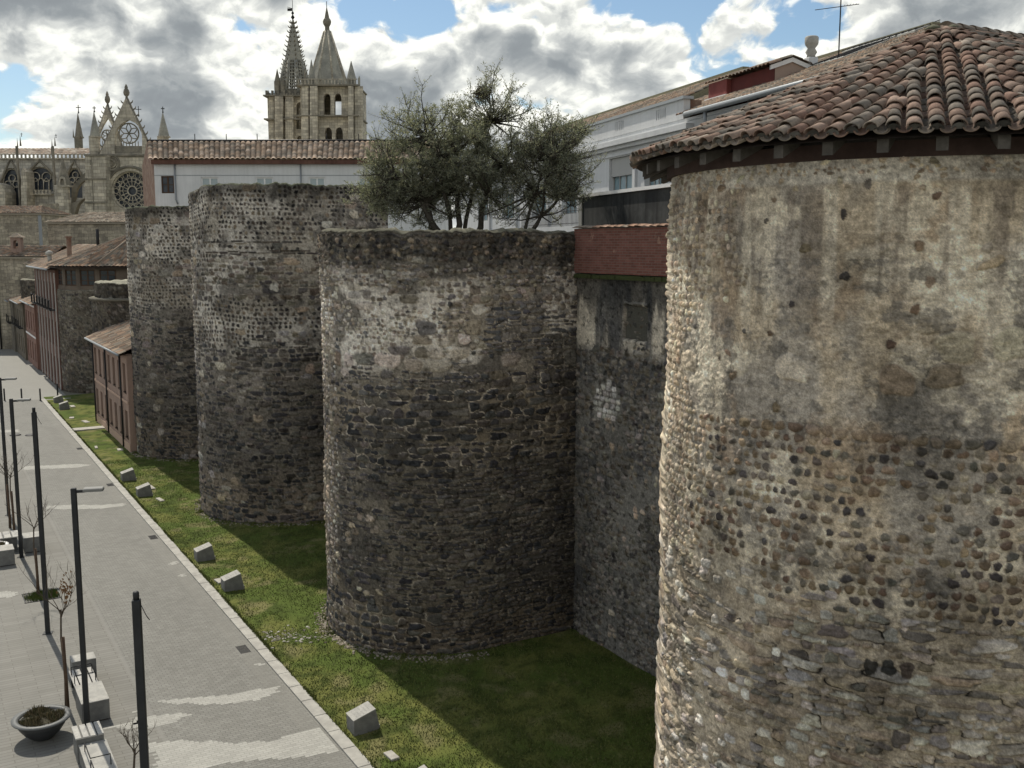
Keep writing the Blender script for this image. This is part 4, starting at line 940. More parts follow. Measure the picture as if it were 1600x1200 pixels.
# ---------- tall row of houses after the windowed tower
def tall_row():
    L = 16.0; H = 10.0; root = thing('row_house', 'tall dark red house front with white downpipes and small balconies along the street', 'house', wp(92.0, 10.3), WA)
    ys = [1.3 + i * 2.25 for i in range(7)]; holes = []
    for y in ys:
        for z in (.4, 3.5, 6.7): holes.append(rect(y - .45, y + .45, z, z + 2.1))
    g = G(); g.m = SIDE; g.panel(rect(0, L, 0, H), holes, 0, .3); g.m = Matrix(); g.box(.3, 6, .02, .25, 0, H - .02); g.box(.3, 6, L - .25, L - .02, 0, H - .02); g.build('wall', M_redw, root)
    for y in ys:
        for z in (.4, 3.5, 6.7): window(root, SIDE, y - .45, y + .45, z, z + 2.1, .12, M_brown, 1, 2)
        g = G(); g.box(-.5, -.003, y - .65, y + .65, 6.55, 6.62)
        for k in range(9): g.box(-.5, -.47, y - .65 + k * .16, y - .63 + k * .16, 6.62, 7.4)
        g.box(-.52, -.45, y - .66, y + .66, 7.4, 7.45); g.build('balcony', M_iron, root)
    for i in range(7):
        y = .15 + i * 2.25
        g = G(); g.box(-.09, -.004, y, y + .09, 0, H - .3); g.build('downpipe', mat('pipe_white', (.48, .46, .44), fine=.2), root)
    g = G(); troof(g, (-.55, -.2, H), (-.55, L + .2, H), (4.0, L + .2, 12.0), (4.0, -.2, 12.0), seed=14); troof(g, (8.2, -.2, H + .2), (8.2, L + .2, H + .2), (4.0, L + .2, 12.0), (4.0, -.2, 12.0), seed=15)
    g.color = (.10, .07, .055); g.box(-.5, 7, -.1, L, H - .08, H - .02); g.add([(0, 0, H), (7.8, 0, H), (4.0, 0, 11.9)], [(0, 1, 2)]); g.build('roof', M_tile, root)
    g = G(); g.tube([(-.62, -.2, H - .03), (-.62, L + .2, H - .03)], .08, 8); g.build('gutter', M_zinc, root)
    g = G(); g.box(1.3, 1.65, 2.0, 2.35, 10.3, 12.6); g.box(1.22, 1.73, 1.92, 2.43, 12.55, 12.7); g.build('chimney', M_brick, root)
    g = G(); g.tube([(3.6, 1.0, 11.6), (3.6, 1.0, 13.3)], .13, 8); g.build('flue_pipe', M_iron, root)
    g = G(); g.tube([(.6, 8.5, 10.4), (.6, 8.5, 11.1)], .18, 10); g.lathe([(.34, 11.1), (.30, 11.35), (.05, 11.5)], 10, (.6, 8.5)); g.build('roof_vent', M_conc, root)
tall_row()
def small_house(u0, L, H, front, wallm, label, seed, storeys=2, balc=False):
    root = thing('row_house', label, 'house', wp(u0, front), WA)
    n = int(L / 2.3); ys = [L * (i + .5) / n for i in range(n)]; holes = []; hs = (H - .4) / storeys
    for y in ys:
        for s in range(storeys): holes.append(rect(y - .42, y + .42, .6 + s * hs, .6 + s * hs + hs * .62))
    g = G(); g.m = SIDE; g.panel(rect(0, L, 0, H), holes, 0, .3); g.m = Matrix(); g.box(.3, 5, .02, .25, 0, H - .02); g.box(.3, 5, L - .25, L - .02, 0, H - .02); g.build('wall', wallm, root)
    for y in ys:
        for s in range(storeys):
            window(root, SIDE, y - .42, y + .42, .6 + s * hs, .6 + s * hs + hs * .62, .12, M_brown if not balc else M_whitet, 1, 1)
            if s and balc:
                g = G(); g.box(-.45, -.003, y - .6, y + .6, .5 + s * hs, .58 + s * hs)
                for k in range(8): g.box(-.45, -.42, y - .6 + k * .165, y - .58 + k * .165, .58 + s * hs, 1.4 + s * hs)
                g.box(-.46, -.41, y - .6, y + .6, 1.4 + s * hs, 1.44 + s * hs); g.build('balcony', M_iron, root)
    if not balc: g = G(); g.box(-.05, -.003, 0, L, H * .47, H * .47 + .16); g.box(-.05, -.003, 0, L, H - .3, H - .12); g.build('plaster_band', M_whitet, root)
    g = G(); troof(g, (-.4, 0, H), (-.4, L, H), (4.2, L, H + 1.5), (4.2, 0, H + 1.5), seed=seed); g.build('roof', M_tile, root)
    g = G(); g.tube([(-.46, 0, H - .02), (-.46, L, H - .02)], .07, 6); g.build('gutter', M_zinc, root)
small_house(108.2, 9.3, 6.3, 10.1, M_salmon, 'salmon coloured house with white bands beyond the tall dark red house', 21)
small_house(117.7, 9.5, 5.9, 9.9, M_ochre, 'grey ochre house with iron balconies beyond the salmon house', 22, 2, True)
small_house(127.4, 14.0, 5.7, 9.7, mat('far_grey_render', (.13, .12, .10), (.19, .17, .14), .5, fine=.3, streak=.3), 'farthest low grey house at the end of the street', 23, 2, True)
# ---------- timber storey and roof on the windowed tower
def tower_lodge(root):
    R = 4.15; zb = 8.25; zt = 10.35; n = 8
    pts = [(5.0, -R)] + [(R * math.cos(-math.pi / 2 - math.pi * k / n), R * math.sin(-math.pi / 2 - math.pi * k / n)) for k in range(n + 1)] + [(5.0, R)]
    g = G(); wm = mat('lodge_render', (.15, .12, .095), (.10, .08, .065), .8, fine=.3)
    ops = []
    for i in range(len(pts) - 1):
        a, b = Vector((*pts[i], 0)), Vector((*pts[i + 1], 0)); d = b - a; L = d.length; d.normalize(); nn = Vector((d.y, -d.x, 0))
        if nn.dot((a + b) / 2) > 0: nn = -nn                   # inward
        m = Matrix(((d.x, nn.x, 0, a.x), (d.y, nn.y, 0, a.y), (0, 0, 1, 0), (0, 0, 0, 1)))
        hl = [rect(L / 2 - .62, L / 2 + .62, zb + .45, zb + 1.75)] if L < 3 else [rect(L / 2 - .8, L / 2 + .8, zb + .45, zb + 1.75)]
        g.m = m; g.panel(rect(0, L, zb, zt), hl, 0, .2); ops.append((m, hl[0]))
    g.build('lodge_wall', wm, root)
    for m, h in ops: window(root, m, h[0][0], h[1][0], h[0][1], h[2][1], .06, M_brown, 1, 2, fr=.09)
    g = G(); Re = 4.85; ze = 10.25; za = 13.1
    e = [(5.5, -Re, ze)] + [(Re * math.cos(-math.pi / 2 - math.pi * k / n), Re * math.sin(-math.pi / 2 - math.pi * k / n), ze) for k in range(n + 1)] + [(5.5, Re, ze)]
    A = (2.5, 0, za); Bk = (5.5, 0, za)
    for i in range(len(e) - 1):
        if i == 0: r0, r1 = Bk, A
        elif i == len(e) - 2: r0, r1 = A, Bk
        else: r0 = r1 = A
        troof(g, e[i], e[i + 1], r1, r0, seed=30 + i, cw=.34, amp=.08)
    g.build('roof', M_tile, root)
    g = G()
    for i in (2, 5, 8): g.tube([Vector(e[i]) + Vector((0, 0, .1)), Vector(A) + Vector((0, 0, .08))], .08, 6)
    g.build('hip_tiles', mat('hip_tile', (.26, .20, .15), (.17, .15, .12), 3, fine=.4), root)
    g = G(); g.color = (.06, .045, .035); g.prism([(p[0] * .985, p[1] * .985) for p in e], ze - .14, ze - .04); g.build('eaves_board', M_dkwood, root)
tower_lodge(T5)
# ---------- white building behind the olive trees, turned a little from the wall
BA = R_(17.2)
def building_B():
    root = thing('white_building', 'long white rendered building with attic parapet and red tiled roof behind the pale tower', 'building', (0, 0, 0), BA)
    C0 = 16.0; l0, l1 = 20.0, 62; lr = 27.2
    wins = [(20.8, 23.2), (24.2, 26.6), (27.4, 29.4), (30.2, 32.7), (33.6, 35.2), (36.15, 38.6), (42.0, 44.1), (46.0, 48.4), (51.0, 53.4), (56, 58.4)]
    M = Matrix(((0, 1, 0, C0), (1, 0, 0, 0), (0, 0, 1, 0), (0, 0, 0, 1)))
    g = G(); g.m = M; g.panel(rect(l0, l1, 0, 16.2), [rect(a, b, 13.35, 15.38) for a, b in wins] + [rect(a, b, 9.6, 11.6) for a, b in wins], 0, .35); g.m = Matrix()
    g.box(C0 + .35, 28, l0, l0 + .3, 0, 16.2); g.box(C0 + .35, 28, l1 - .3, l1, 0, 16.2); g.box(27.7, 28, l0 + .3, l1 - .3, 0, 16.2); g.build('wall', M_white, root)
    g = G(); g.box(C0 - .30, C0 - .003, 31.35, l1, 15.80, 15.98); g.box(C0 - .16, C0 - .003, 31.35, l1, 15.66, 15.797); g.box(C0 - .06, C0 - .003, l0, l1, 15.42, 15.5); g.build('cornice', M_white, root)
    for a, b in wins:
        for z0, z1 in ((13.35, 15.38), (9.6, 11.6)):
            w = window(root, M, a, b, z0, z1, .2, mat('aluminium_frame', (.30, .30, .29), fine=.1), 3, 0, pane=mat('blue_glass', (.20, .30, .34), rough=.08, fine=0, spec=.8), fr=.06)
            g = G(); g.m = M; g.box(a + .02, b - .02, .10, .18, z1 - .72, z1 - .01); g.build('roller_shutter', mat('shutter_grey', (.42, .42, .41), fine=.1), w)
        g = G(); g.box(C0 - .10, C0 - .003, a - .28, a - .04, 9, 15.40); g.build('pilaster', M_white, root)
    # attic parapet with slit vents
    vents = []
    for a, b in ((37.15, 38.0), (33.45, 34.3), (41.2, 42.0), (46, 46.8), (52, 52.8)):
        for k in range(5): x = a + (b - a) * (k + .2) / 5; vents.append(rect(x, x + .075, 16.38, 16.74))
    g = G(); g.m = M; g.panel(rect(32.1, l1, 16.202, 16.85), vents, -.02, .22); g.m = Matrix(); g.box(C0 + .22, C0 + 2.2, l1 - .2, l1, 16.2, 16.85); g.build('attic', M_white, root)
    g = G(); g.box(C0 + .25, C0 + .27, 32.4, l1 - .3, 16.22, 16.83); g.build('vent_shade_sheet', M_black, root)  # black sheet behind the slits, stands in for the shade inside
    g = G(); g.box(C0 - .10, C0 + .30, 32.0, l1, 16.853, 16.95); g.build('coping', mat('blue_grey_coping', (.36, .39, .41), fine=.2), root)
    g = G(); g.color = (.2, .15, .1); g.box(C0 + .24, C0 + .66, 32.12, 32.4, 16.0, 16.84); g.build('brick_return', M_brick, root)
    ez = 16.27; rz = 18.62; rz2 = 19.12
    g = G(); troof(g, (C0 - .3, l0 - .2, ez), (C0 - .3, 32.1, ez), (22, 32.1, rz), (22, lr, rz), cw=.24, seed=50, k=.85); troof(g, (28.3, l0 - .2, ez), (C0 - .3, l0 - .2, ez), (22, lr, rz), (22, lr, rz), cw=.26, seed=57, k=.85); troof(g, (C0 + .32, 32.1, ez + .23), (C0 + .32, 38.6, ez + .23), (22, 38.6, rz), (22, 32.1, rz), cw=.24, seed=53, k=.85)
    troof(g, (C0 + .32, 38.6, ez + .28), (C0 + .32, l1 + .2, ez + .28), (22, l1 + .2, rz2), (22, 38.6, rz2), cw=.24, seed=54, k=.85); troof(g, (28.3, l0 - .2, ez), (28.3, l1 + .2, ez), (22, l1 + .2, rz2), (22, lr, rz), cw=.3, seed=51)
    g.color = (.2, .19, .13); g.box(21.85, 22.15, lr, 38.6, rz - .02, rz + .12); g.box(21.85, 22.15, 38.6, l1 + .2, rz2 - .4, rz2 + .12); g.add([(C0 + .32, 38.58, ez), (22, 38.58, rz - .1), (22, 38.58, rz2), (C0 + .32, 38.58, ez + .28)], [(0, 1, 2, 3)]); g.add([(C0, l1, ez - .1), (28, l1, ez - .1), (22, l1, rz - .05)], [(0, 2, 1)]); g.build('roof', M_tile, root)
    g = G(); g.tube([(C0 - .42, l0, ez - .04), (C0 - .42, 31.2, ez - .04)], .085, 8); g.tube([(C0 - .36, 29.9, ez - .1), (C0 - .36, 29.9, ez - .5), (C0 - .08, 29.9, ez - .8), (C0 - .08, 29.9, 9)], .06, 8)
    g.tube([(C0 - .3, l0, ez - .25), (C0 - .3, 31.2, ez - .25)], .02, 6); g.build('gutter', M_zinc, root)
    # gabled roof house
    a, b = 29.75, 33.9; g = G(); g.box(18.0, 18.2, a + .02, b, 16.9, 17.66); g.box(18.2, 19.3, b - .2, b, 17, 17.66); g.add([(18.0, b - .001, 17.66), (19.3, b - .001, 17.66), (18.6, b - .001, 17.9)], [(0, 1, 2)])
    dm = g.build('dormer', M_redp, root)
    g = G(); g.box(17.82, 17.998, b - 1.35, b - .05, 17.12, 17.66); g.build('shutter', mat('faded_red_board', (.20, .055, .05), (.16, .045, .04), 2, fine=.2), dm)
    g = G(); g.box(17.7, 17.997, b - 1.5, b + .02, 17.02, 17.13); g.build('sill', M_whitet, dm)
    g = G(); troof(g, (17.75, a - .12, 17.66), (17.75, b + .1, 17.66), (18.6, b + .1, 17.98), (18.6, a - .12, 17.98), seed=60, cw=.24, k=.8); troof(g, (19.6, a - .12, 17.62), (19.6, b + .1, 17.62), (18.6, b + .1, 17.98), (18.6, a - .12, 17.98), seed=61, cw=.24, k=.8); g.build('dormer_roof', M_tile, dm)
    g = G(); g.add([(18.0, a, 17.0), (19.35, a, 17.3), (19.35, a, 17.64), (18.6, a, 17.92), (18.0, a, 17.66)], [(0, 1, 2, 3, 4)]); g.build('gable_end', mat('gable_pink', (.36, .27, .22), fine=.2), dm)
    g = G()
    for p, q in (((17.8, 17.64), (18.6, 17.92)), ((18.6, 17.92), (19.6, 17.6))): g.add([(p[0], a - .06, p[1] - .12), (q[0], a - .06, q[1] - .12), (q[0], a - .06, q[1] + .02), (p[0], a - .06, p[1] + .02), (p[0], a - .002, p[1] - .12), (q[0], a - .002, q[1] - .12), (q[0], a - .002, q[1] + .02), (p[0], a - .002, p[1] + .02)], [(0, 1, 2, 3), (7, 6, 5, 4), (0, 4, 5, 1), (3, 2, 6, 7)])
    g.build('bargeboard', M_whitet, dm)
    # pale ribbed sheets near the ridge
    def rz_(c): return ez + (c - C0 + .3) * (rz - ez) / 6.3
    g = G()
    for (ca, cb, la, lb, dz) in ((19.3, 21.2, 28.0, 29.7, .10), (21.3, 22.2, 27.3, 31.0, .12)):
        g.add([(ca, la, rz_(ca) + dz), (cb, la, rz_(cb) + dz), (cb, lb, rz_(cb) + dz), (ca, lb, rz_(ca) + dz), (ca, la, rz_(ca)), (cb, la, rz_(cb)), (cb, lb, rz_(cb)), (ca, lb, rz_(ca))], [(0, 1, 2, 3), (7, 6, 5, 4), (0, 4, 5, 1), (1, 5, 6, 2), (2, 6, 7, 3), (3, 7, 4, 0)])
    g.build('roof_sheet', M_sheet, root)
    g = G()
    for (ca, cb, la, lb, dz) in ((19.3, 21.2, 28.0, 29.7, .12), (21.3, 22.2, 27.3, 31.0, .14)):
        n = 5 if ca < 20 else 12
        for k in range(n + 1): l = la + (lb - la) * k / n; g.tube([(ca, l, rz_(ca) + dz), (cb, l, rz_(cb) + dz)], .018, 4)
    g.build('sheet_rib', M_iron, root)
    # chimney vent and aerial
    def lc(px, c): return c / math.tan(math.atan2((px - 800) / 1600, 1.009) + BA)
    c = 19.4; l = lc(1256, c); v = thing('chimney_vent', 'white chimney with a round concrete cowl on the tiled roof', 'chimney'); M2 = Matrix.Rotation(BA, 3, 'Z'); v.location = M2 @ Vector((c, l, 17.45)); v.rotation_euler = (0, 0, BA)
    g = G(); g.box(-.17, .17, -.17, .17, 0, .55, .02); g.build('shaft', M_white, v)
    g = G(); g.lathe([(.15, .55), (.13, .62), (.19, .72), (.12, .84), (.20, .95), (.22, 1.02), (.22, 1.18), (.18, 1.22)], 14); g.build('cowl', M_conc, v)
    c = 19.5; l = lc(1298, c); v = thing('aerial', 'thin television aerial mast with one crossbar above the tiled roof', 'aerial'); v.location = M2 @ Vector((c, l, 17.6)); v.rotation_euler = (0, 0, BA)
    g = G(); g.tube([(0, 0, 0), (0, 0, 3.6)], .02, 6); g.build('mast', M_iron, v)
    g = G(); g.m = Matrix.Rotation(R_(-20), 4, 'Z'); g.tube([(-.78, 0, 1.62), (.56, 0, 1.78)], .012, 5)
    for k in range(5): g.tube([(.1 + k * .09, -.12, 1.74 + k * .01), (.1 + k * .09, .12, 1.74 + k * .01)], .005, 4)
    g.build('crossbar', M_iron, v)
    # stained terrace wall in front
    tw = thing('terrace_wall', 'black stained plaster terrace wall with white coping above the brick parapet', 'wall', (0, 0, 0), BA)
    g = G(); g.box(12.1, 12.4, 17, 31.6, 4, 13.5); g.box(12.4, 15.9, 31.3, 31.6, 4, 13.5); g.build('wall', M_black, tw)
    g = G(); g.box(12.03, 12.46, 16.9, 31.66, 13.503, 13.6); g.build('coping', M_whitet, tw)
    g = G(); g.box(12.06, 12.1, 31.36, 31.64, 4, 13.5); g.build('corner_strip', mat('grey_strip', (.34, .34, .33), fine=.2), tw)
    rl = thing('railing', 'thin iron railing on a low white wall behind the olive trees', 'railing', (0, 0, 0), BA)
    g = G(); g.box(14.0, 14.15, 31.7, 44, 6, 12.72); g.build('low_wall', M_white, rl)
    g = G()
    for k in range(88): l = 31.8 + k * .14; g.tube([(14.07, l, 12.72), (14.07, l, 13.42 + (.05 if k % 2 else 0))], .011, 4)
    g.tube([(14.07, 31.7, 13.3), (14.07, 44, 13.3)], .015, 4); g.tube([(14.07, 31.7, 12.82), (14.07, 44, 12.82)], .015, 4); g.build('bars', M_iron, rl)
building_B()
# ---------- long white house with a brick gable
def long_house():
    p0 = at(240, 250, 93); z_e = p0.z; X0 = p0.x; X1 = X0 + 26; Y = 93
    root = thing('long_white_house', 'long white rendered house with brick gable and tiled roof below the cathedral towers', 'house', (X0, Y, 0))
    def lx(px): return at(px, 300, Y).x - X0
    zr = at(235, 222, 97).z; L = X1 - X0; sk = -.42
    def zz(py): return at(260, py, Y).z
    W = [(252.5, 272.5, 275, 302, M_brown), (315, 342, 277, 306, M_whitet), (400, 427, 277, 306, M_whitet), (483, 508, 277, 306, M_whitet), (560, 586, 277, 306, M_whitet)]
    holes = [rect(lx(a), lx(b), zz(d), zz(c)) for a, b, c, d, _ in W]
    g = G(); g.panel(rect(0, L, 4, z_e), holes, 0, .3); g.box(L - .3, L, .3, 8, 4, z_e); g.build('wall', M_white, root)
    g = G(); g.add([(0, 0, 4), (-3.9, 8, 4), (-3.9, 8, z_e), (-1.9, 4, zr), (0, 0, z_e), (.3, .02, 4), (-3.6, 8, 4), (-3.6, 8, z_e), (-1.6, 4, zr), (.3, .02, z_e)], [(0, 1, 2, 3, 4), (9, 8, 7, 6, 5), (3, 8, 9, 4), (2, 7, 8, 3)]); g.build('gable', M_brick, root)
    for (a, b, c, d, m) in W: window(root, Matrix(), lx(a), lx(b), zz(d), zz(c), .1, m, 1, 1, pane=M_glassd if m == M_brown else mat('pale_blinds', (.38, .44, .46), fine=.1), fr=.11, th=.1)
    g = G(); g.box(-.1, L, -.42, -.003, z_e - .38, z_e - .02); g.build('eaves_board', M_redw, root)
    for px in (275, 471): g = G(); g.tube([(lx(px), -.09, z_e - .4), (lx(px), -.09, zz(312)), (lx(px) + .15, -.09, zz(319))], .07, 8); g.build('downpipe', M_zinc, root)
    g = G(); g.box(0, L, -.02, -.004, zz(273.5), zz(274.5)); g.build('string_line', M_zinc, root)
    g = G(); troof(g, (-.3, -.55, z_e), (L, -.55, z_e), (L, 4, zr), (-1.9, 4, zr), cw=.48, tl=.5, amp=.14, seed=70, pal=[(.36, .27, .20), (.42, .33, .26), (.30, .22, .16), (.25, .21, .17)], k=1.15)
    troof(g, (-3.9, 8.5, z_e), (L, 8.5, z_e), (L, 4, zr), (-1.9, 4, zr), cw=.6, tl=.6, amp=.12, seed=71); g.build('roof', M_tile, root)
    g = G()
    for px in (285, 334, 382, 490, 540): x = lx(px) * 1.04; g.tube([(x, 4, zr), (x, 4, zr + .75)], .04, 5)
    g.tube([(-1.9, 4, zr + .12), (L, 4, zr + .12)], .13, 6); g.build('ridge', M_iron, root)
long_house()
def frontal(name, label, cat, px0, px1, y_eave, y_ridge, Y, wallm, depth=8, zb=0, hip=0, seed=80, cw=.36, over=.3, pal=TPAL, k=1.0):
    a = at(px0, y_eave, Y); b = at(px1, y_eave, Y); zr = at(px0, y_ridge, Y + depth / 2).z; ze = a.z; L = b.x - a.x
    root = thing(name, label, cat, (a.x, Y, 0))
    g = G(); g.box(0, L, 0, depth, zb, ze - .02); g.build('wall', wallm, root)
    g = G(); h = hip
    troof(g, (-over, -over, ze), (L + over, -over, ze), (L - h, depth / 2, zr), (h, depth / 2, zr), cw=cw, seed=seed, amp=.07, pal=pal, k=k)
    troof(g, (-over, depth + over, ze), (L + over, depth + over, ze), (L - h, depth / 2, zr), (h, depth / 2, zr), cw=cw, seed=seed + 1, amp=.07, pal=pal, k=k)
    if h:
        troof(g, (-over, -over, ze), (-over, depth + over, ze), (h, depth / 2, zr), (h, depth / 2, zr), cw=cw, seed=seed + 2, pal=pal, k=k); troof(g, (L + over, -over, ze), (L + over, depth + over, ze), (L - h, depth / 2, zr), (L - h, depth / 2, zr), cw=cw, seed=seed + 3, pal=pal, k=k)
    g.build('roof', M_tile, root)
    g = G(); g.box(-over * .8, L + over * .8, -over * .8, depth, ze - .22, ze - .03); g.build('eaves_board', mat('pale_eaves', (.28, .25, .20), fine=.3), root)
    return root, L, ze, zr
pale_roof = [(.44, .36, .28), (.50, .43, .34), (.36, .28, .21), (.30, .26, .21)]
r, L, ze, zr = frontal('outbuilding', 'rubble stone outbuilding with a pale hipped tile roof below the rose window', 'building', 74, 232, 347, 332, 125, M_pale, 9, 0, 3.2, 80, pal=pale_roof)
r2, L2, ze2, zr2 = frontal('sacristy', 'plain pale stone block with a low tiled roof below the tall gothic windows', 'building', -60, 63, 333, 322, 138, M_pale, 10, 0, 2, 86)
g = G(); g.box(L2 - .3, L2 + .1, -.12, -.003, ze2 - 6, ze2 - .3); g.build('downpipe', M_zinc, r2)
r3, L3, ze3, zr3 = frontal('chapel', 'low stone chapel with a bell gable and an old tiled roof', 'chapel', -50, 78, 401, 384, 118, M_pale, 8, 0, 0, 92, k=.75)
def bell_cote():
    x0 = at(7, 390, 118).x - r3.location.x; x1 = at(27, 390, 118).x - r3.location.x; zb = at(10, 391, 120).z; zt = at(10, 371, 120).z; cx = (x0 + x1) / 2
    g = G(); g.panel(rect(x0 + .15, x1 - .15, zb - .5, zt), [arch(cx, zb + .2, .55, .95, False)], 1.2, 1.9); bc = g.build('bell_cote', M_pinkw, r3)
    g = G(); g.add([(x0 - .1, 1.0, zt), (x1 + .1, 1.0, zt), (x1 + .1, 2.1, zt), (x0 - .1, 2.1, zt), (cx, 1.55, zt + .55)], [(3, 2, 1, 0), (0, 1, 4), (1, 2, 4), (2, 3, 4), (3, 0, 4)]); g.build('cote_roof', mat('hip_tile'), bc)
    g = G(); g.lathe([(.02, zb + .85), (.1, zb + .8), (.14, zb + .6), (.2, zb + .45)], 10, (cx, 1.55)); g.build('bell', M_iron, bc)
    g = G(); g.tube([(L3 - 6.2, -.1, ze3 - .2), (L3 - 6.2, -.1, 0)], .08, 6); g.build('downpipe', M_iron, r3)
bell_cote()
r4, L4, ze4, zr4 = frontal('shed', 'small stone lean-to with a tiled roof beside the chapel', 'shed', 40, 76, 413, 404, 114, M_pale, 4, 0, 0, 98, k=.8)
# ------------------------------------------------------------------ cathedral
def cathedral():
    YT = 240.0; YN = 200.0
    base = at(200, 330, YN); base.z = 0
    root = thing('cathedral', 'gothic cathedral of pale stone with two spired towers, rose window and pinnacles', 'cathedral', base)
    off = Matrix.Translation(-base)
    def NG(): g = G(); g.m = off; return g
    def P(x, y, Y): return at(x, y, Y)
    def pan(g, outer, holes, Y, th):          # outlines given as picture positions on the facade plane
        f = lambda l: [(P(x, y, Y).x, P(x, y, Y).z) for x, y in l]
        g.panel(f(outer), [f(h) for h in holes], Y, Y + th)
    def pa(cx, y0, w, h, pt=True): return [(x, y0 - (z)) for x, z in arch(cx, 0, w, h, pt)]
    def spire(g, cx, y0, y1, w, Y, n=8, rot=.39):
        a = P(cx, y0, Y); b = P(cx, y1, Y); r = w / 2 * Y / 1600
        g.lathe([(r, a.z), (r * .06, b.z)], n, (a.x, Y + r), False, rot)
    def shaft(g, cx, y0, y1, w, Y, n=8, dy=0):
        a = P(cx, y0, Y); b = P(cx, y1, Y); r = w / 2 * Y / 1600
        g.lathe([(r, a.z), (r, b.z)], n, (a.x, Y + r + dy), False, .39)
    def cross(cx, y0, y1, Y, parent, s=1.0):
        g = NG(); a = P(cx, y0, Y); b = P(cx, y1, Y); h = b.z - a.z; yy = Y + .6
        g.tube([(a.x, yy, a.z), (a.x, yy, b.z)], .09 * s, 5); g.tube([(a.x - h * .28, yy, b.z - h * .3), (a.x + h * .28, yy, b.z - h * .3)], .09 * s, 5)
        g.lathe([(.05, a.z), (.2 * s, a.z + h * .15), (.05, a.z + h * .3)], 6, (a.x, yy)); g.build('cross', M_iron, parent)
    # ---- transept front
    wall = NG()
    rose_o = [(204 + 31 * math.cos(t), 298 + 31 * math.sin(t)) for t in np.linspace(0, 2 * math.pi, 33)[:-1]]
    pan(wall, [(161, 360), (240, 360), (240, 242), (161, 242)], [rose_o], YN, 3.0)
    wall.box(P(161, 300, YN).x, P(240, 300, YN).x, YN + 3, YN + 30, 0, P(200, 243, YN).z)
    fr = wall.build('transept_wall', M_lime, root)
    def rgy(r): return r * YN / 1600
    c = P(204, 298, YN); rr = rgy(31)
    g = NG(); g.box(c.x - rr, c.x + rr, YN + 1.4, YN + 1.6, c.z - rr, c.z + rr); rg = g.build('rose_glass', M_glassd, fr)
    g = NG()
    def cir(cx, cz, r, w, n=20, y=YN + .9): g.tube([(cx + r * math.cos(2 * math.pi * k / n), y, cz + r * math.sin(2 * math.pi * k / n)) for k in range(n + 1)], w, 5, True, False)
    cir(c.x, c.z, rr * .97, .32, 36); cir(c.x, c.z, rr * .23, .16, 20); cir(c.x, c.z, rr * .62, .07, 32)
    for k in range(16):
        a = 2 * math.pi * k / 16
        g.tube([(c.x + rr * .23 * math.cos(a), YN + .9, c.z + rr * .23 * math.sin(a)), (c.x + rr * .66 * math.cos(a), YN + .9, c.z + rr * .66 * math.sin(a))], .085, 5)
        a2 = a + math.pi / 16; cir(c.x + rr * .56 * math.cos(a2), c.z + rr * .56 * math.sin(a2), rr * .105, .07, 10); cir(c.x + rr * .80 * math.cos(a), c.z + rr * .80 * math.sin(a), rr * .125, .085, 12)
    g.build('rose_tracery', M_lime, fr)
    g = NG(); n = 30
    g.tube([(c.x + rr * 1.16 * math.cos(math.pi * k / n), YN - .05, c.z + rr * 1.16 * math.sin(math.pi * k / n)) for k in range(n + 1)], .28, 5)
    o = P(174, 255, YN); cir(o.x, o.z, rgy(12), .22, 22, YN - .05); cir(o.x, o.z, rgy(8), .12, 18, YN - .03); cir(o.x, o.z, rgy(4), .18, 12, YN - .02)
    for y in (242, 243.5): a = P(161, y, YN); g.tube([(a.x, YN - .1, a.z), (P(225, y, YN).x, YN - .1, a.z)], .2, 5)
    g.build('moulding', M_limed, fr)
    # gable with open tracery
    def gable(Y, apex, lf, rf, win, th, tr, name):
        g = NG(); pan(g, [lf, rf, apex], [win], Y, th)
        gb = g.build(name, M_lime, root)
        g = NG()
        for a, b in ((lf, apex), (apex, rf)):
            A_, B_ = P(*a, Y), P(*b, Y); g.tube([A_ + Vector((0, th / 2, 0)), B_ + Vector((0, th / 2, 0))], .32, 5)
            for k in range(1, 9):
                q = A_.lerp(B_, k / 9) + Vector((0, th / 2, .25)); sgn = -1 if a == lf else 1
                g.tube([q, q + Vector((sgn * .45, 0, .35)), q + Vector((sgn * .6, 0, .75))], [.16, .13, .04], 5)
        g.build('crocket_edge', M_limed, gb)
        g = NG(); cx, cy, r = tr; q = P(cx, cy, Y); R2 = r * Y / 1600
        cz = q.z
        for k in range(6):
            a = math.pi / 2 + 2 * math.pi * k / 6; pts = []
            for t in np.linspace(0, 1, 9): pts.append((q.x + R2 * t * math.cos(a) - math.sin(a) * math.sin(math.pi * t) * R2 * .24, Y + th / 2, cz + R2 * t * math.sin(a) + math.cos(a) * math.sin(math.pi * t) * R2 * .24))
            g.tube(pts, .1, 5); pts = []
            for t in np.linspace(0, 1, 9): pts.append((q.x + R2 * t * math.cos(a) + math.sin(a) * math.sin(math.pi * t) * R2 * .24, Y + th / 2, cz + R2 * t * math.sin(a) - math.cos(a) * math.sin(math.pi * t) * R2 * .24))
            g.tube(pts, .1, 5)
        n = 20; g.tube([(q.x + R2 * math.cos(2 * math.pi * k / n), Y + th / 2, cz + R2 * math.sin(2 * math.pi * k / n)) for k in range(n + 1)], .14, 5)
        for k in range(7): x = q.x + R2 * (-.9 + .3 * k); g.tube([(x, Y + th / 2, cz - R2 * .8), (x, Y + th / 2, cz - R2 * 1.7)], .09, 4)
        g.build('gable_tracery', M_limed, gb)
        return gb
    W1 = [(179, 240), (222, 240), (222, 212), (219, 200), (211, 192), (200, 187), (190, 193), (182, 202), (179, 213)]
    gb = gable(YN, (197, 154), (155, 241.8), (239, 241.8), W1, 1.0, (200, 208, 15), 'gable')
    g = NG(); pan(g, [(179, 241.6), (222, 241.6), (222, 228), (179, 228)], [], YN + .3, .5); g.build('gable_parapet', M_limed, gb)
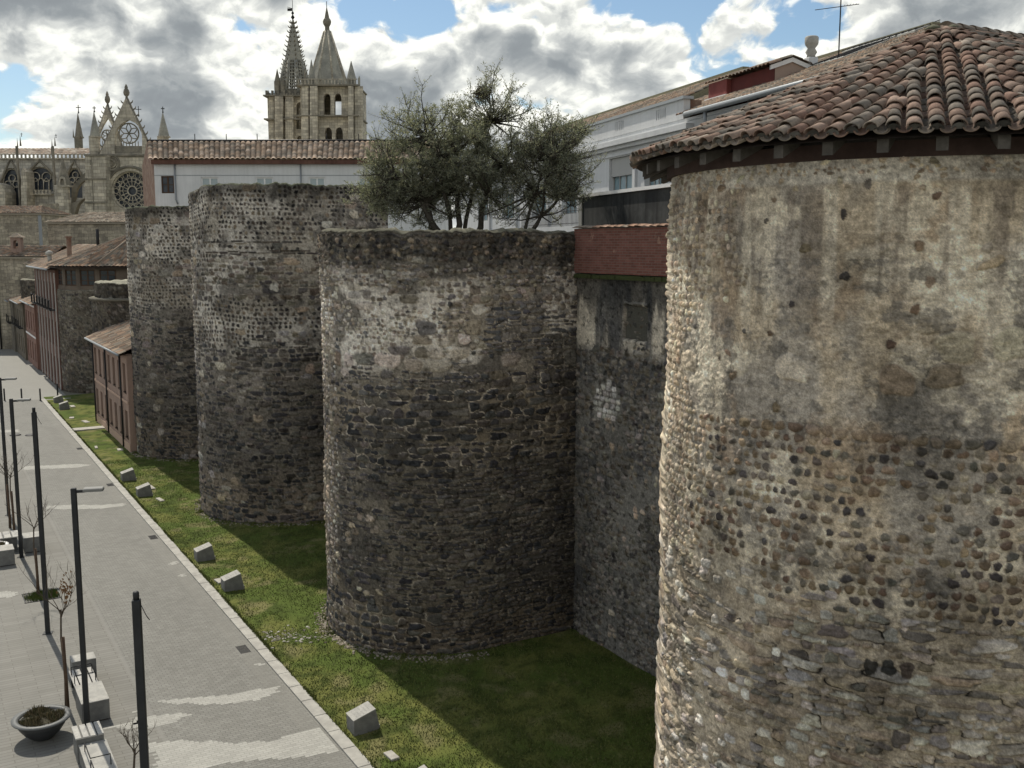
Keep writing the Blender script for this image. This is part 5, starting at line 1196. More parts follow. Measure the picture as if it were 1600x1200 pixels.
    W2 = [(153, 238), (181, 238), (181, 205), (176, 192), (168, 181), (160, 192), (153, 207)]
    gb2 = gable(YN + 26, (167, 165), (144, 231), (190, 231), W2[::1] and [(154, 229), (180, 229), (179, 208), (174, 195), (168, 184), (161, 195), (155, 208)], .8, (167, 212, 9), 'rear_gable')
    for (cx, y0, y1, Y) in ((196.5, 155, 131, YN), (167, 166, 142, YN + 26)):       # carved figures on the gables
        g = NG(); a = P(cx, y0, Y); h = P(cx, y1, Y).z - a.z
        g.lathe([(.35, a.z - .2), (.22, a.z + h * .2), (.5, a.z + h * .3), (.62, a.z + h * .45), (.5, a.z + h * .62), (.3, a.z + h * .72), (.34, a.z + h * .8), (.1, a.z + h)], 8, (a.x, Y + .5)); g.build('statue', M_limed, root)
    # corner turret, pinnacles
    def turret(cx, ytop, yshoulder, ybase, w, Y, crossy=None, mini=False, ms=None, mb=None):
        g = NG(); shaft(g, cx, ybase, yshoulder, w, Y); a = P(cx, yshoulder, Y); r = w / 2 * Y / 1600
        g.lathe([(r * 1.15, a.z - .3), (r * 1.15, a.z)], 8, (a.x, Y + r), False, .39); t = g.build('turret', mb or M_lime, root)
        g = NG(); spire(g, cx, yshoulder, ytop, w * .98, Y); sp = g.build('turret_spire', ms or M_spire, t)
        if mini:
            for dx in (-w * .55, w * .55):
                g = NG(); spire(g, cx + dx, yshoulder + 2, yshoulder - (yshoulder - ytop) * .35, w * .2, Y); g.build('pinnacle', M_limed, t)
        if crossy: cross(cx, ytop + 1, crossy, Y, t)
    turret(145.5, 174, 212, 243, 16, YN, 165); turret(253, 175, 212, 245, 17, YN + 10, 166); turret(121, 176, 213, 235, 12, YN + 30, 163, True, M_limed, M_limed)
    # lower clasping buttress of the transept
    g = NG(); pan(g, [(133, 365), (165, 365), (165, 242), (133, 242)], [], YN - 2.5, 2.49)
    bt = g.build('buttress', M_lime, root)
    g = NG()
    for y in (242, 279, 316): a = P(133, y, YN - 2.6); b = P(165, y, YN - 2.6); g.box(a.x - .2, b.x + .2, YN - 2.75, YN - 2.502, a.z - .2, a.z + .15)
    a = P(140, 250, YN - 2.6); g.box(a.x, a.x + .25, YN - 2.52, YN - 2.501, a.z - .9, a.z); x = P(150, 250, YN).x; g.box(x, x + .2, YN - 2.55, YN - 2.503, P(150, 330, YN).z, P(150, 244, YN).z); g.build('string_course', M_limed, bt)
    cross(215, 182, 165, YN + 2, root, .8)
    # ---- choir wall with traceried windows
    Y = YN + 8
    g = NG(); Wn = [(17, 326, 30, 64), (62, 300, 42, 40), (116, 310, 26, 48)]
    holes = [pa(cx, y0, w, h) for cx, y0, w, h in Wn]
    pan(g, [(-90, 400), (134, 400), (134, 247), (-90, 247)], holes, Y, 1.5)
    cw = g.build('choir_wall', mat('choir_stone', (.52, .50, .46), (.40, .39, .36), .4, fine=.35, bscale=3, streak=.35, ashlar=(1.2, .6, .5, .1)), root)
    for (cx, y0, w, h) in Wn:
        g = NG(); a = P(cx - w / 2, y0, Y + 1); b = P(cx + w / 2, y0 - h, Y + 1); g.box(a.x, b.x, Y + .9, Y + 1.0, a.z, b.z); pg = g.build('window_glass', M_glassd, cw)
        g = NG(); k_ = Y / 1600; f = lambda x, y: (P(x, y, Y).x, Y + .55, P(x, y, Y).z)
        g.tube([f(x, y) for x, y in pa(cx, y0, w * .96, h * .98)], .2, 5, True, False)
        nl = 3 if w > 35 else 2
        n_ = nl + 2 if w > 35 else nl
        for i in range(1, n_): x = cx - w / 2 + w * i / n_; g.tube([f(x, y0), f(x, y0 - h * .45)], .11, 4)
        for i in range(n_):
            x = cx - w / 2 + w * (i + .5) / n_; ww = w / n_; g.tube([f(px, py) for px, py in [(x - ww / 2, y0 - h * .42), (x - ww * .3, y0 - h * .5), (x, y0 - h * .56), (x + ww * .3, y0 - h * .5), (x + ww / 2, y0 - h * .42)]], .1, 4)
        rad = w * .17; yb = y0 - h * .60
        for (dx, dy) in ((-w * .21, 0), (w * .21, 0), (0, -w * .32)):
            if yb + dy - rad > y0 - h + 1: g.tube([f(cx + dx + rad * math.cos(2 * math.pi * t / 14), yb + dy + rad * math.sin(2 * math.pi * t / 14)) for t in range(15)], .13, 4, True, False)
        g.build('tracery', M_lime, pg)
        g = NG(); g.tube([(P(x, y, Y).x, Y - .1, P(x, y, Y).z) for x, y in [(cx - w * .6, y0 - h * .55), (cx - w * .3, y0 - h * .92), (cx, y0 - h * 1.22), (cx + w * .3, y0 - h * .92), (cx + w * .6, y0 - h * .55)]], .25, 5); g.build('hood_mould', M_limed, pg)
    # roof strip and balustrade
    g = NG(); a = P(-90, 246, Y - 1); zt = P(0, 240, Y - 1).z; xr = P(134, 240, Y).x; zr = P(0, 232, Y + 8).z
    troof_g = G(); troof(troof_g, (a.x, Y + .6, zt), (xr, Y + .6, zt), (xr, Y + 8, zr), (a.x, Y + 8, zr), cw=.8, tl=1.0, amp=.10, seed=140, pal=[(.42, .33, .26), (.36, .28, .22), (.46, .40, .33)]); troof_g.v = [tuple(off @ Vector(v)) for v in troof_g.v]
    troof_g.build('choir_roof', M_tile, root)
    g = NG(); g.box(a.x, xr, Y - .5, Y - .01, P(0, 249, Y).z, P(0, 247, Y).z); g.box(a.x, xr, Y - .45, Y - .2, P(0, 242, Y).z, P(0, 240.6, Y).z)
    x = a.x
    while x < xr: g.box(x, x + .35, Y - .42, Y - .24, P(0, 247, Y).z, P(0, 242, Y).z); x += .8
    x0, x1 = P(42, 300, Y).x, P(84, 300, Y).x; g.box(x0, x1, Y - 1.2, Y - .02, P(0, 304.5, Y).z, P(0, 303, Y).z); g.box(x0, x1, Y - 1.15, Y - .95, P(0, 298, Y).z, P(0, 297, Y).z); x = x0
    while x < x1: g.box(x, x + .3, Y - 1.13, Y - .97, P(0, 303, Y).z, P(0, 298, Y).z); x += .7
    g.build('balustrade', M_lime, root)
    # wall pinnacles, buttress piers
    for cx, yt, yb, w in ((31.5, 207, 330, 4), (85.5, 209, 300, 4)):
        g = NG(); shaft(g, cx, yb, 228, w, Y - 2.2, 4); spire(g, cx, 228, yt + 4, w * .8, Y - 2.2, 4, .785); a = P(cx, 232, Y); 
        pn = g.build('wall_pinnacle', M_limed, root); cross(cx, yt + 6, yt, Y - 2.2 - .6, pn, .55)
        g = NG(); shaft(g, cx - 4.5, 245, 230, w * .6, Y - 1, 4); spire(g, cx - 4.5, 230, yt + 8, w * .6, Y - 1, 4, .785); g.build('pinnacle', M_limed, pn)
    g = NG(); pan(g, [(33, 400), (42, 400), (42, 290), (40, 268), (36, 262), (33, 268)], [], Y - 3.5, 3.49); pan(g, [(-12, 400), (8, 400), (8, 300), (2, 288), (-12, 284)], [], Y - 4.5, 4.49); g.build('buttress', M_lime, root)
    turret(95.5, 246, 289, 350, 22, YN - 4, None, False, M_limed, M_lime)
    a = P(97, 290, YN - 4.2); g = NG(); g.m = off @ Matrix.Translation((a.x, YN - 4.0, a.z)); 
    g.panel(arch(0, -.2, 1.2, 1.9, True), [arch(0, 0, .75, 1.3, True)], -.1, .3); g.build('dormer_arch', M_lime, root)
    # flying buttress and low arch
    g = NG(); pts = [(113, 290), (133, 270), (133, 276), (124, 284), (117, 297), (113, 318)]
    pan(g, [(112, 292), (134, 268), (134, 281), (126, 286), (119, 296), (114, 318), (111, 318)], [], YN - 1, 1.2); pan(g, [(110, 350), (137, 350), (137, 308), (128, 312), (121, 320), (117, 332), (115, 350)][2:] + [(110, 350), (110, 318)], [], YN - 2, 1.5); g.build('flying_buttress', M_limed, root)
    g = NG(); pan(g, [(60, 370), (88, 370), (88, 318), (60, 318)], [pa(74, 368, 19, 42)], YN - 12, 1.2); a = P(62, 368, YN - 10); g.build('porch_wall', M_pale, root)
    g = NG(); g.box(P(62, 350, 190).x, P(86, 350, 190).x, YN - 10.5, YN - 10.4, 0, P(70, 322, 190).z); g.build('porch_shade_sheet', M_black, root)  # black sheet behind the arch, painted as the porch's shade
    # nave body joining transept and towers, hidden behind the long white house
    g = NG(); g.box(P(240, 300, YN).x, P(560, 300, YT).x, YN + 12, YT + 15, 0, P(300, 262, YN).z); g.build('nave_wall', M_lime, root)
    # ---- two west towers
    def tower(px0, px1, pxr, ytop, ybot, ycourse, wins, Y, skew, buts, name, mod=False):
        tg = NG(); pan(tg, [(px0, 330), (px1, 330), (px1, ytop), (px0, ytop)], [pa(*w) for w in wins], Y, 1.6)
        xa, xb = P(px0, 300, Y).x, P(px1, 300, Y).x; zt = P(0, ytop, Y).z; D = xb - xa
        tg.m = off @ Matrix(((0, 1, 0, xb - 1.6), (1, 0, 0, Y + 1.6), (0, 0, 1, 0), (0, 0, 0, 1)))
        hol = [rect(D * .38, D * .52, P(0, w[1], Y).z, P(0, w[1] - w[3], Y).z) for w in wins[:1]]
        tg.panel(rect(0, D - 3.2, 0, zt), hol, 0, 1.6)
        tg.m = off @ Matrix(((0, 1, 0, xa), (1, 0, 0, Y + 1.6), (0, 0, 1, 0), (0, 0, 0, 1)))
        tg.panel(rect(0, D - 3.2, 0, zt), hol, 0, 1.6)
        tg.m = off; k_ = (Y + D - 1.6) / Y
        pan(tg, [(px0, 330), (px1, 330), (px1, ytop), (px0, ytop)], [], Y, .0) if False else None
        zw0 = P(0, wins[0][1], Y).z; zw1 = P(0, wins[0][1] - wins[0][3], Y).z; cx = P(wins[0][0], 200, Y).x
        tg.panel([(xa, 0), (xb, 0), (xb, zt), (xa, zt)], [rect(cx - .4, cx + 1.5, zw0, zw1)], Y + D - 1.6, Y + D)
        tw = tg.build(name, M_lime, root)
        for (b0, b1, pr) in buts:
            g = NG(); pan(g, [(b0, 330), (b1, 330), (b1, ytop + .5), (b0, ytop + .5)], [], Y - pr, pr - .005); g.build('buttress', M_lime, tw)
        for yc in ycourse:
            g = NG(); z = P(0, yc, Y).z; g.box(xa - .3, xb + .3, Y - 1.75, Y + .5, z - .16, z + .16); g.box(xb - .5, xb + .3, Y + .5, Y + D, z - .15, z + .15); g.box(xa - .3, xa + .5, Y + .5, Y + D, z - .15, z + .15); g.build('string_course', M_limed, tw)
        return tw, xa, xb, zt, D
    tw, xa, xb, zt, D = tower(471, 562, 567, 134, 222, (134.5, 182), [(511, 181, 11, 35), (528, 181, 11, 35), (513, 223, 11.5, 24), (530, 223, 11.5, 24)], YT, 0, [(471, 482, 1.4), (484, 496, 1.7), (544, 552, 1.7), (554, 566.5, .9)], 'bell_tower')
    g = NG(); z0 = zt; z1 = P(0, 123.5, YT).z; g.box(xa, xb, YT - .6, YT - .35, z1 - .2, z1); g.box(xa, xb, YT - .7, YT + .2, z0, z0 + .25); x = xa
    while x < xb: g.box(x, x + .22, YT - .58, YT - .38, z0 + .25, z1 - .2); x += .75
    g.build('balustrade', M_lime, tw)
    g = NG(); g.add([(xa, YT + .3, zt - .02), (xb, YT + .3, zt - .02), (xb, YT + D, zt - .02), (xa, YT + D, zt - .02)], [(0, 1, 2, 3)]); g.build('tower_floor', M_limed, tw)
    # solid spire with a small lantern
    Ys = YT + D / 2; a = P(511, 128, Ys - 2); cx = P(512.5, 100, Ys).x; cy = Ys
    zb = P(0, 126, Ys - 3).z; ztp = P(0, 49, Ys).z; rb = 29.0 * Ys / 1600
    g = NG(); g.lathe([(rb, zb - 1), (rb, zb), (rb * .17, ztp)], 8, (cx, cy), False, .39); s1 = g.build('spire', M_spire, tw)
    g = NG()
    for k in range(8):
        w = 2 * math.pi * k / 8 + .39; g.tube([(cx + rb * math.cos(w), cy + rb * math.sin(w), zb), (cx + rb * .17 * math.cos(w), cy + rb * .17 * math.sin(w), ztp)], .2, 5)
    g.build('spire_rib', M_lime, s1)
    zf = lambda y: P(0, y, Ys).z; u = Ys / 1600
    g = NG(); g.lathe([(5.2 * u, zf(50)), (3.4 * u, zf(46)), (3.4 * u, zf(42)), (5.6 * u, zf(38)), (6.4 * u, zf(34)), (5.6 * u, zf(31)), (3.6 * u, zf(28)), (2.2 * u, zf(20)), (.6 * u, zf(12))], 8, (cx, cy), False); g.build('lantern', M_limed, s1)
    g = NG(); g.tube([(cx, cy, zf(13)), (cx, cy, zf(2))], .09, 4); g.build('lightning_rod', M_iron, s1)
    for px, yt, yb, w in ((486, 92, 133, 11), (548, 94, 134, 15), (561, 118, 134, 3.5)):
        g = NG(); shaft(g, px, yb, yb - 12, w, YT - .3, 8); spire(g, px, yb - 12, yt, w, YT - .3); g.build('corner_pinnacle', M_spire, tw)
    g = NG(); spire(g, 498, 126, 104, 6, YT + 1); spire(g, 500, 126, 112, 4, YT - .3); g.build('pinnacle', M_spire, tw)
    # north tower, farther back, with openwork spire
    Y2 = YT + 22
    t2, xa2, xb2, zt2, D2 = tower(420, 478, 480, 150, 222, (150.5, 187), [(467, 202, 8.5, 42), (468, 226, 9, 14)], Y2, 0, [(420, 428, .5), (429, 442, 1.9), (446, 458, 1.5)], 'bell_tower')
    g = NG(); z = zt2
    for k in range(13): x = xa2 + (xb2 - xa2) * k / 13; g.box(x, x + .55, Y2 - .4, Y2 + .2, z, z + (1.3 if k % 2 == 0 else .7))
    g.box(xa2 + 2.2, xb2 - .5, Y2 + 1, Y2 + D2 - 1, z, P(0, 139, Y2).z); g.build('parapet', M_limed, t2)
    for px, yt, yb, w in ((432.5, 107, 150, 9), (419.5, 140, 152, 2.5), (441, 118, 150, 7), (476, 108, 150, 6)):
        g = NG(); shaft(g, px, yb, yb - (yb - yt) * .55, w, Y2 - .3, 8); spire(g, px, yb - (yb - yt) * .55, yt, w, Y2 - .3); g.build('corner_pinnacle', M_limed, t2)
    Ys2 = Y2 + D2 / 2; cx = P(459.5, 100, Ys2).x; zf2 = lambda y: P(0, y, Ys2).z; u2 = Ys2 / 1600; rb = 21.5 * u2; zb, ztp = zf2(136), zf2(29)
    g = NG()
    def rad(z): return rb * (1 - (z - zb) / (ztp - zb)) + .12
    zs = zf2(95)                                                                     # pierced below, solid above
    g.lathe([(rad(zs), zs), (.12, ztp)], 8, (cx, Ys2), False, .39)
    corner = lambda k, z: Vector((cx + rad(z) * math.cos(2 * math.pi * k / 8 + .39), Ys2 + rad(z) * math.sin(2 * math.pi * k / 8 + .39), z))
    for k in range(8):
        g.tube([corner(k, zb - 3), corner(k, zs)], .38, 5)
        nb = 9
        for j in range(nb + 1):
            z = zb - 1 + (zs - zb + 1) * j / nb; a, b = corner(k, z), corner(k + 1, z); g.tube([a, b], .17, 4)
            if j < nb:
                z2 = zb - 1 + (zs - zb + 1) * (j + 1) / nb
                for f in (.22, .5, .78): g.tube([a.lerp(b, f), corner(k, z2).lerp(corner(k + 1, z2), f)], .17, 4)
    s2 = g.build('openwork_spire', M_spire, t2)
    g = NG()
    for k in range(8):
        for j in range(14):
            z = zb + (ztp - zb) * (j + .5) / 14.5; q = corner(k, z); d = Vector((q.x - cx, q.y - Ys2, 0)).normalized(); g.tube([q, q + d * .5 + Vector((0, 0, .2)), q + d * .7 + Vector((0, 0, .6))], [.2, .16, .05], 4)
    g.build('crocket', M_limed, s2)
    g = NG(); g.lathe([(.1, ztp - .3), (.5, ztp + .3), (.12, ztp + .9), (.38, ztp + 1.3), (.08, ztp + 1.8)], 8, (cx, Ys2)); g.tube([(cx, Ys2, ztp), (cx, Ys2, zf2(0))], .08, 4)
    zc = zf2(15); g.box(cx - 1.3, cx - .1, Ys2 - .03, Ys2 + .03, zc - .35, zc + .3); g.tube([(cx - .1, Ys2, zc + .3), (cx - 1.3, Ys2, zc + .6)], .07, 4); g.build('weather_vane', M_iron, s2)
cathedral()
# ------------------------------------------------------------------ street furniture
def lamp(u, v, label, head=True, h=6.2, w=.062, proto=None):
    p = thing('street_lamp' if head else 'street_post', label, 'street lamp' if head else 'post', wp(u, v), WA - .3, 'dark square street lamps along the paving' if head else 'dark headless posts along the paving')
    g = G(); g.m = Matrix()
    g.box(-w, w, -w, w, 0, h, .012); g.build('pole', M_post, p)
    g = G(); g.box(-w - .07, w + .07, -w - .07, w + .07, 0, .02); g.build('base_plate', M_post, p)
    if head:
        g = G(); g.box(w, .26, -.035, .035, h - .12, h - .05); g.build('arm', M_post, p)
        g = G(); g.box(.22, .68, -.13, .13, h - .09, h - .015, .02); hd = g.build('lamp_head', mat('lamp_grey', (.20, .20, .19), rough=.5, fine=.1), p)
        g = G(); g.box(.26, .64, -.10, .10, h - .10, h - .092); g.build('diffuser', mat('lamp_glass', (.5, .5, .5), rough=.3, fine=0), hd)
    else:
        g = G(); g.lathe([(w * .75, h), (w * .75, h + .12), (w * .6, h + .14)], 12); g.build('post_top', M_post, p)
        g = G(); g.tube([(w, 0, h - .1), (w + .08, 0, h - .3), (w + .13, 0, h - .38)], .008, 4); g.build('loose_wire', M_iron, p)
    return p
lamp(26.1, 3.05, 'street lamp with a flat head nearest the round planter bowl')
lamp(42.8, 3.0, 'street lamp beside the second bench, its arm pointing to the wall')
lamp(49.9, 3.1, 'most distant street lamp at the left edge of the paving')
lamp(17.7, 2.95, 'thick headless post nearest the camera', False, 6.02, .07)
lamp(33.7, 2.96, 'tall headless post between the two nearest lamps', False, 6.98, .066)
lamp(62.0, 2.75, 'slim far headless post at the left edge of the picture', False, 6.0, .052)
for i, (u, v, l) in enumerate(((87.7, 5.7, 'leftmost of the bollards crossing the street end'), (87.0, 6.85, 'second bollard from the left across the street end'), (86.3, 8.1, 'third bollard from the left, at the kerb end'), (88.6, 9.6, 'rightmost bollard beside the dark red house'))):
    b = thing('bollard', 'thin dark ' + l, 'bollard', wp(u, v), 0, 'bollards across the street end')
    g = G(); g.lathe([(.06, 0), (.06, .93), (.045, .96)], 10); g.build('post', M_post, b)
    g = G(); g.lathe([(.11, 0), (.11, .015)], 12); g.build('base_plate', M_post, b)
# inscribed concrete blocks on the lawn
def block(u, v, label, rot=0.0, s=.92):
    z = on(u, v) if v > 8.5 else 0.0
    b = thing('sign_block', label, 'stone block', wp(u, v, z - .03), WA + rot, 'inscribed concrete blocks on the lawn')
    w, d = .27 * s, .36 * s; zf, zb_ = .45 * s, .64 * s
    vs = [(-d, -w, 0), (d, -w, 0), (d, w, 0), (-d, w, 0), (-d, -w, zf), (d * .75, -w, zb_), (d * .75, w, zb_), (-d, w, zf), (d, -w, zf * .5), (d, w, zf * .5)]
    g = G(); g.add(vs, [(3, 2, 1, 0), (4, 5, 6, 7), (0, 1, 8, 5, 4), (3, 7, 6, 9, 2), (0, 4, 7, 3), (1, 2, 9, 8), (8, 9, 6, 5)]); g.build('block', M_concd, b)
    n = Vector((-(zb_ - zf), 0, 1.75 * d)).normalized(); o = Vector((-d, 0, zf)); ax = Vector((1.75 * d, 0, zb_ - zf)); L = ax.length; ax.normalize()
    m = Matrix(((ax.x, 0, n.x, o.x), (0, 1, 0, 0), (ax.z, 0, n.z, o.z), (0, 0, 0, 1)))
    g = G(); g.m = m; g.box(-.012, L + .004, -w - .012, w + .012, .002, .022, .004); pl = g.build('top_plate', M_conc, b)
    g = G(); g.m = m; rs = random.Random(int(u * 10))
    for r in range(5):
        x = L * (.2 + .15 * r); y = -w * .75
        while y < w * .7:
            l = rs.uniform(.015, .04); g.box(x - .018, x + .018 * rs.choice((0, 1, -.3)), y, y + l * .45, .0222, .0238); y += l + .018
    g.build('inscription', mat('worn_lettering', (.24, .235, .22), fine=.2), pl)
    g = G(); g.box(d * .72, d * 1.0, -w * .7, w * .8, zf * .45, zf * .58); g.box(d * .9, d * 1.12, -w * .85, w * .3, 0, zf * .35); g.build('broken_back', M_conc, b)
block(22.75, 9.0, 'largest inscribed block nearest the camera, before the dark slate tower')
block(34.95, 9.05, 'inscribed block beside a flat slab, level with the gap after the slate tower')
block(38.9, 9.05, 'inscribed block close to the kerb, just beyond the one beside the slab')
block(50.6, 9.05, 'inscribed block among scattered slabs, before the tallest tower')
block(54.5, 9.0, 'inscribed block near the corner of the tower joined to the pink house')
block(80.8, 9.15, 'inscribed block nearer of the far pair by the kerb end')
block(84.6, 9.2, 'farthest inscribed block at the kerb end by the bollards')
block(19.15, 8.85, 'inscribed block only its top edge showing at the bottom edge')
for i, (u, v, l, w, lab) in enumerate(((21.1, 9.05, .42, .22, 'flat pale slab in the grass nearest the camera'), (35.9, 8.85, .5, .25, 'flat pale slab touching an inscribed block'), (49.2, 9.5, .7, .2, 'flat slab beside the block before the tallest tower'), (52.0, 9.6, .9, .3, 'broken flat slab behind an inscribed block'),
        (76.5, 9.1, .6, .3, 'small flat slab between the path and the far blocks'), (74.2, 9.7, 1.0, .3, 'long flat slab before the pink house'), (64.3, 8.9, .7, .15, 'thin flat slab in the lawn below the path'), (81.5, 9.8, .9, .3, 'flat slab beside the far pair of blocks'), (62.8, 10.0, .6, .3, 'small step slab at the foot of the pink house'))):
    g = G(); z = on(u, v) + .02; g.m = Matrix.Rotation(random.uniform(-.2, .2), 4, 'Z'); g.box(-w / 2, w / 2, -l / 2, l / 2, -.05, .035, .01); o = g.build('stone_slab', M_stoneslab); o.location = wp(u, v, z); o.rotation_euler = (0, 0, WA); tag(o, lab, 'slab', 'flat slabs in the lawn')
g = G(); g.box(8.5, 10.4, 70.6, 71.5, -.02, .10); o = g.build('path', M_stoneslab); o.rotation_euler = (0, 0, WA); tag(o, 'pale slab path crossing the lawn to the pink house', None, None, 'structure')
# loose stones on the lawn and gravel round the tower foot
def gravel(name, label, pts, r0, r1, pal):
    g = G(); rs = random.Random(4)
    for (x, y, z) in pts:
        r = rs.uniform(r0, r1); c = rs.choice(pal); k = rs.uniform(.6, 1.2); g.color = tuple(q * k for q in c)
        a = rs.random() * 6.28; vs = []
        for (rr, zz) in ((.6, 0), (1, .35), (.7, .75), (.1, .95)):
            for q in range(6): w = a + q * 1.047; vs.append((x + r * rr * math.cos(w) * (1 + .3 * math.sin(a * q)), y + r * rr * math.sin(w), z - r * .3 + r * zz))
        g.add(vs, [(i * 6 + q, i * 6 + (q + 1) % 6, i * 6 + 6 + (q + 1) % 6, i * 6 + 6 + q) for i in range(3) for q in range(6)] + [tuple(range(18, 24))])
    o = g.build(name, M_wall); o.rotation_euler = (0, 0, WA); tag(o, label, name.replace('_', ' '), None, 'stuff')
rs = random.Random(8); pts = []
for i in range(130):
    a = rs.gauss(0, .45); b = rs.gauss(0, .42); u, v = 29.6 + a * 1.0, 9.35 + b * .9 + a * -.25
    pts.append((v, u, on(u, v) - .01))
gravel('loose_stones', 'pale broken stones scattered on the lawn by the slate tower', [p for p in pts if p[0] > 8.6], .02, .065, [(.38, .36, .32), (.5, .48, .44), (.25, .23, .19), (.16, .15, .12)])
pts = []
for c, R in ((T2c, T2R), (T3c, T3R), (T4c, T4R)):
    for i in range(900 if c is T2c else 350):
        th = rs.uniform(-math.pi / 2 - .1, -math.pi - .9); r = R + .06 + abs(rs.gauss(0, .16)); v, u = c[1] + r * math.cos(th), c[0] + r * math.sin(th); pts.append((v, u, on(u, v)))
gravel('gravel', 'thin edge of gravel and fallen pebbles round the tower feet', pts, .02, .05, [(.30, .26, .21), (.22, .19, .15), (.36, .33, .28)])
# drains, covers
for u, v, lab in ((29.35, 7.85, 'near dark drain grate by the kerb'), (43.0, 7.95, 'drain grate by the kerb beyond the broken stones'), (53.8, 8.0, 'third drain grate along the kerb'), (64.5, 8.0, 'farthest drain grate by the kerb')):
    g = G()
    for k in range(9): g.box(-.13, .13, -.30 + k * .07, -.265 + k * .07, .002, .008)
    g.box(-.15, -.131, -.31, .31, .002, .009); g.box(.131, .15, -.31, .31, .002, .009); o = g.build('drain_grate', M_iron); o.location = wp(u, v); o.rotation_euler = (0, 0, WA); tag(o, lab, 'drain', 'drain grates by the kerb')
for u, v, lab in ((71.2, 5.1, 'left of two round dark covers on the far paving'), (70.7, 5.95, 'right of two round dark covers on the far paving')):
    g = G(); g.lathe([(.34, .003), (.34, .03), (.30, .05), (.05, .06)], 20); o = g.build('round_cover', M_iron); o.location = wp(u, v); tag(o, lab, 'cover', 'round covers in the far paving')
# benches
def bench(u, v, label, kind=0):
    b = thing('bench', label, 'bench', wp(u, v), WA, 'concrete and slat benches on the paving')
    g = G(); g.box(-.33, .33, -.62, .62, .04, .54, .012); g.build('block', M_concd, b); g = G(); g.box(-.335, .335, -.625, .625, .541, .56, .008); g.build('block_top', M_conc, b)
    g = G(); g.box(-.28, .28, -.57, .57, 0, .04); g.build('plinth', M_dkwood, b)
    for k in range(4):
        g = G(); x = -.31 + k * .155; g.box(x, x + .125, .68, 2.0, .42, .46, .006); g.build('slat', M_slat, b)
    for y in (.72, 1.88): g = G(); g.box(-.27, .27, y, y + .06, .0, .415); g.build('support', M_iron, b)
    for y in (1.0, 1.65): g = G(); g.tube([(-.28, y, .462), (-.28, y, .66), (-.27, y, .68), (.22, y, .68), (.24, y, .66), (.24, y, .462)], .014, 6); g.build('armrest', M_iron, b)
    g = G(); g.box(-.20, .42, 2.1, 2.6, .0, .62, .012); g.build('end_block', M_concd, b); g = G(); g.box(-.205, .425, 2.095, 2.605, .621, .64, .008); g.build('end_block_top', M_conc, b)
bench(27.15, 3.32, 'nearest whole bench of concrete blocks and slats behind the lamp post')
def bench_low():
    b = thing('bench', 'bench cut by the bottom edge, with four slats across its end block', 'bench', wp(22.2, 2.95), WA, 'concrete and slat benches on the paving')
    g = G(); g.box(-.30, .30, -1.5, 2.3, .04, .44, .012); g.build('block', M_concd, b); g = G(); g.box(-.305, .305, -1.505, 2.3, .441, .46, .006); g.build('block_top', M_conc, b)
    g = G(); g.box(-.34, .26, 2.32, 3.0, .0, .58, .012); g.build('end_block', M_concd, b)
    for k in range(4): g = G(); g.box(-.36 + k * .165, -.23 + k * .165, 2.3, 3.02, .583, .62, .006); g.build('slat', M_slat, b)
    for y in (.1, 1.0):
        g = G(); g.tube([(-.22, y + .9, .462), (-.22, y + .85, .68), (-.22, y, .70), (.20, y, .70), (.20, y - .02, .462)], .014, 6); g.build('armrest', M_iron, b)
bench_low()
def cube_seat(u, v, label):
    b = thing('concrete_seat', label, 'seat', wp(u, v), WA, 'pale topped concrete cubes on the paving')
    g = G(); g.box(-.35, .35, -.40, .40, .03, .60, .012); g.build('block', M_concd, b); g = G(); g.box(-.355, .355, -.405, .405, .601, .62, .008); g.build('block_top', M_conc, b); g = G(); g.box(-.3, .3, -.35, .35, 0, .03); g.build('plinth', M_dkwood, b)
cube_seat(43.6, 3.5, 'concrete cube seat behind the bare sapling, right of the second lamp')
cube_seat(42.2, 2.35, 'concrete cube seat below the far slatted bench')
def far_bench():
    b = thing('bench', 'slatted bench at the left edge beyond the cube seats', 'bench', wp(44.2, 2.35), WA, 'concrete and slat benches on the paving')
    for k in range(5): g = G(); g.box(-.75 + k * .3, -.50 + k * .3, -.5, .5, .56, .60, .006); g.build('slat', M_slat, b)
    g = G(); g.box(-.6, .6, -.40, .40, .0, .555, .01); g.build('block', M_concd, b)
far_bench()
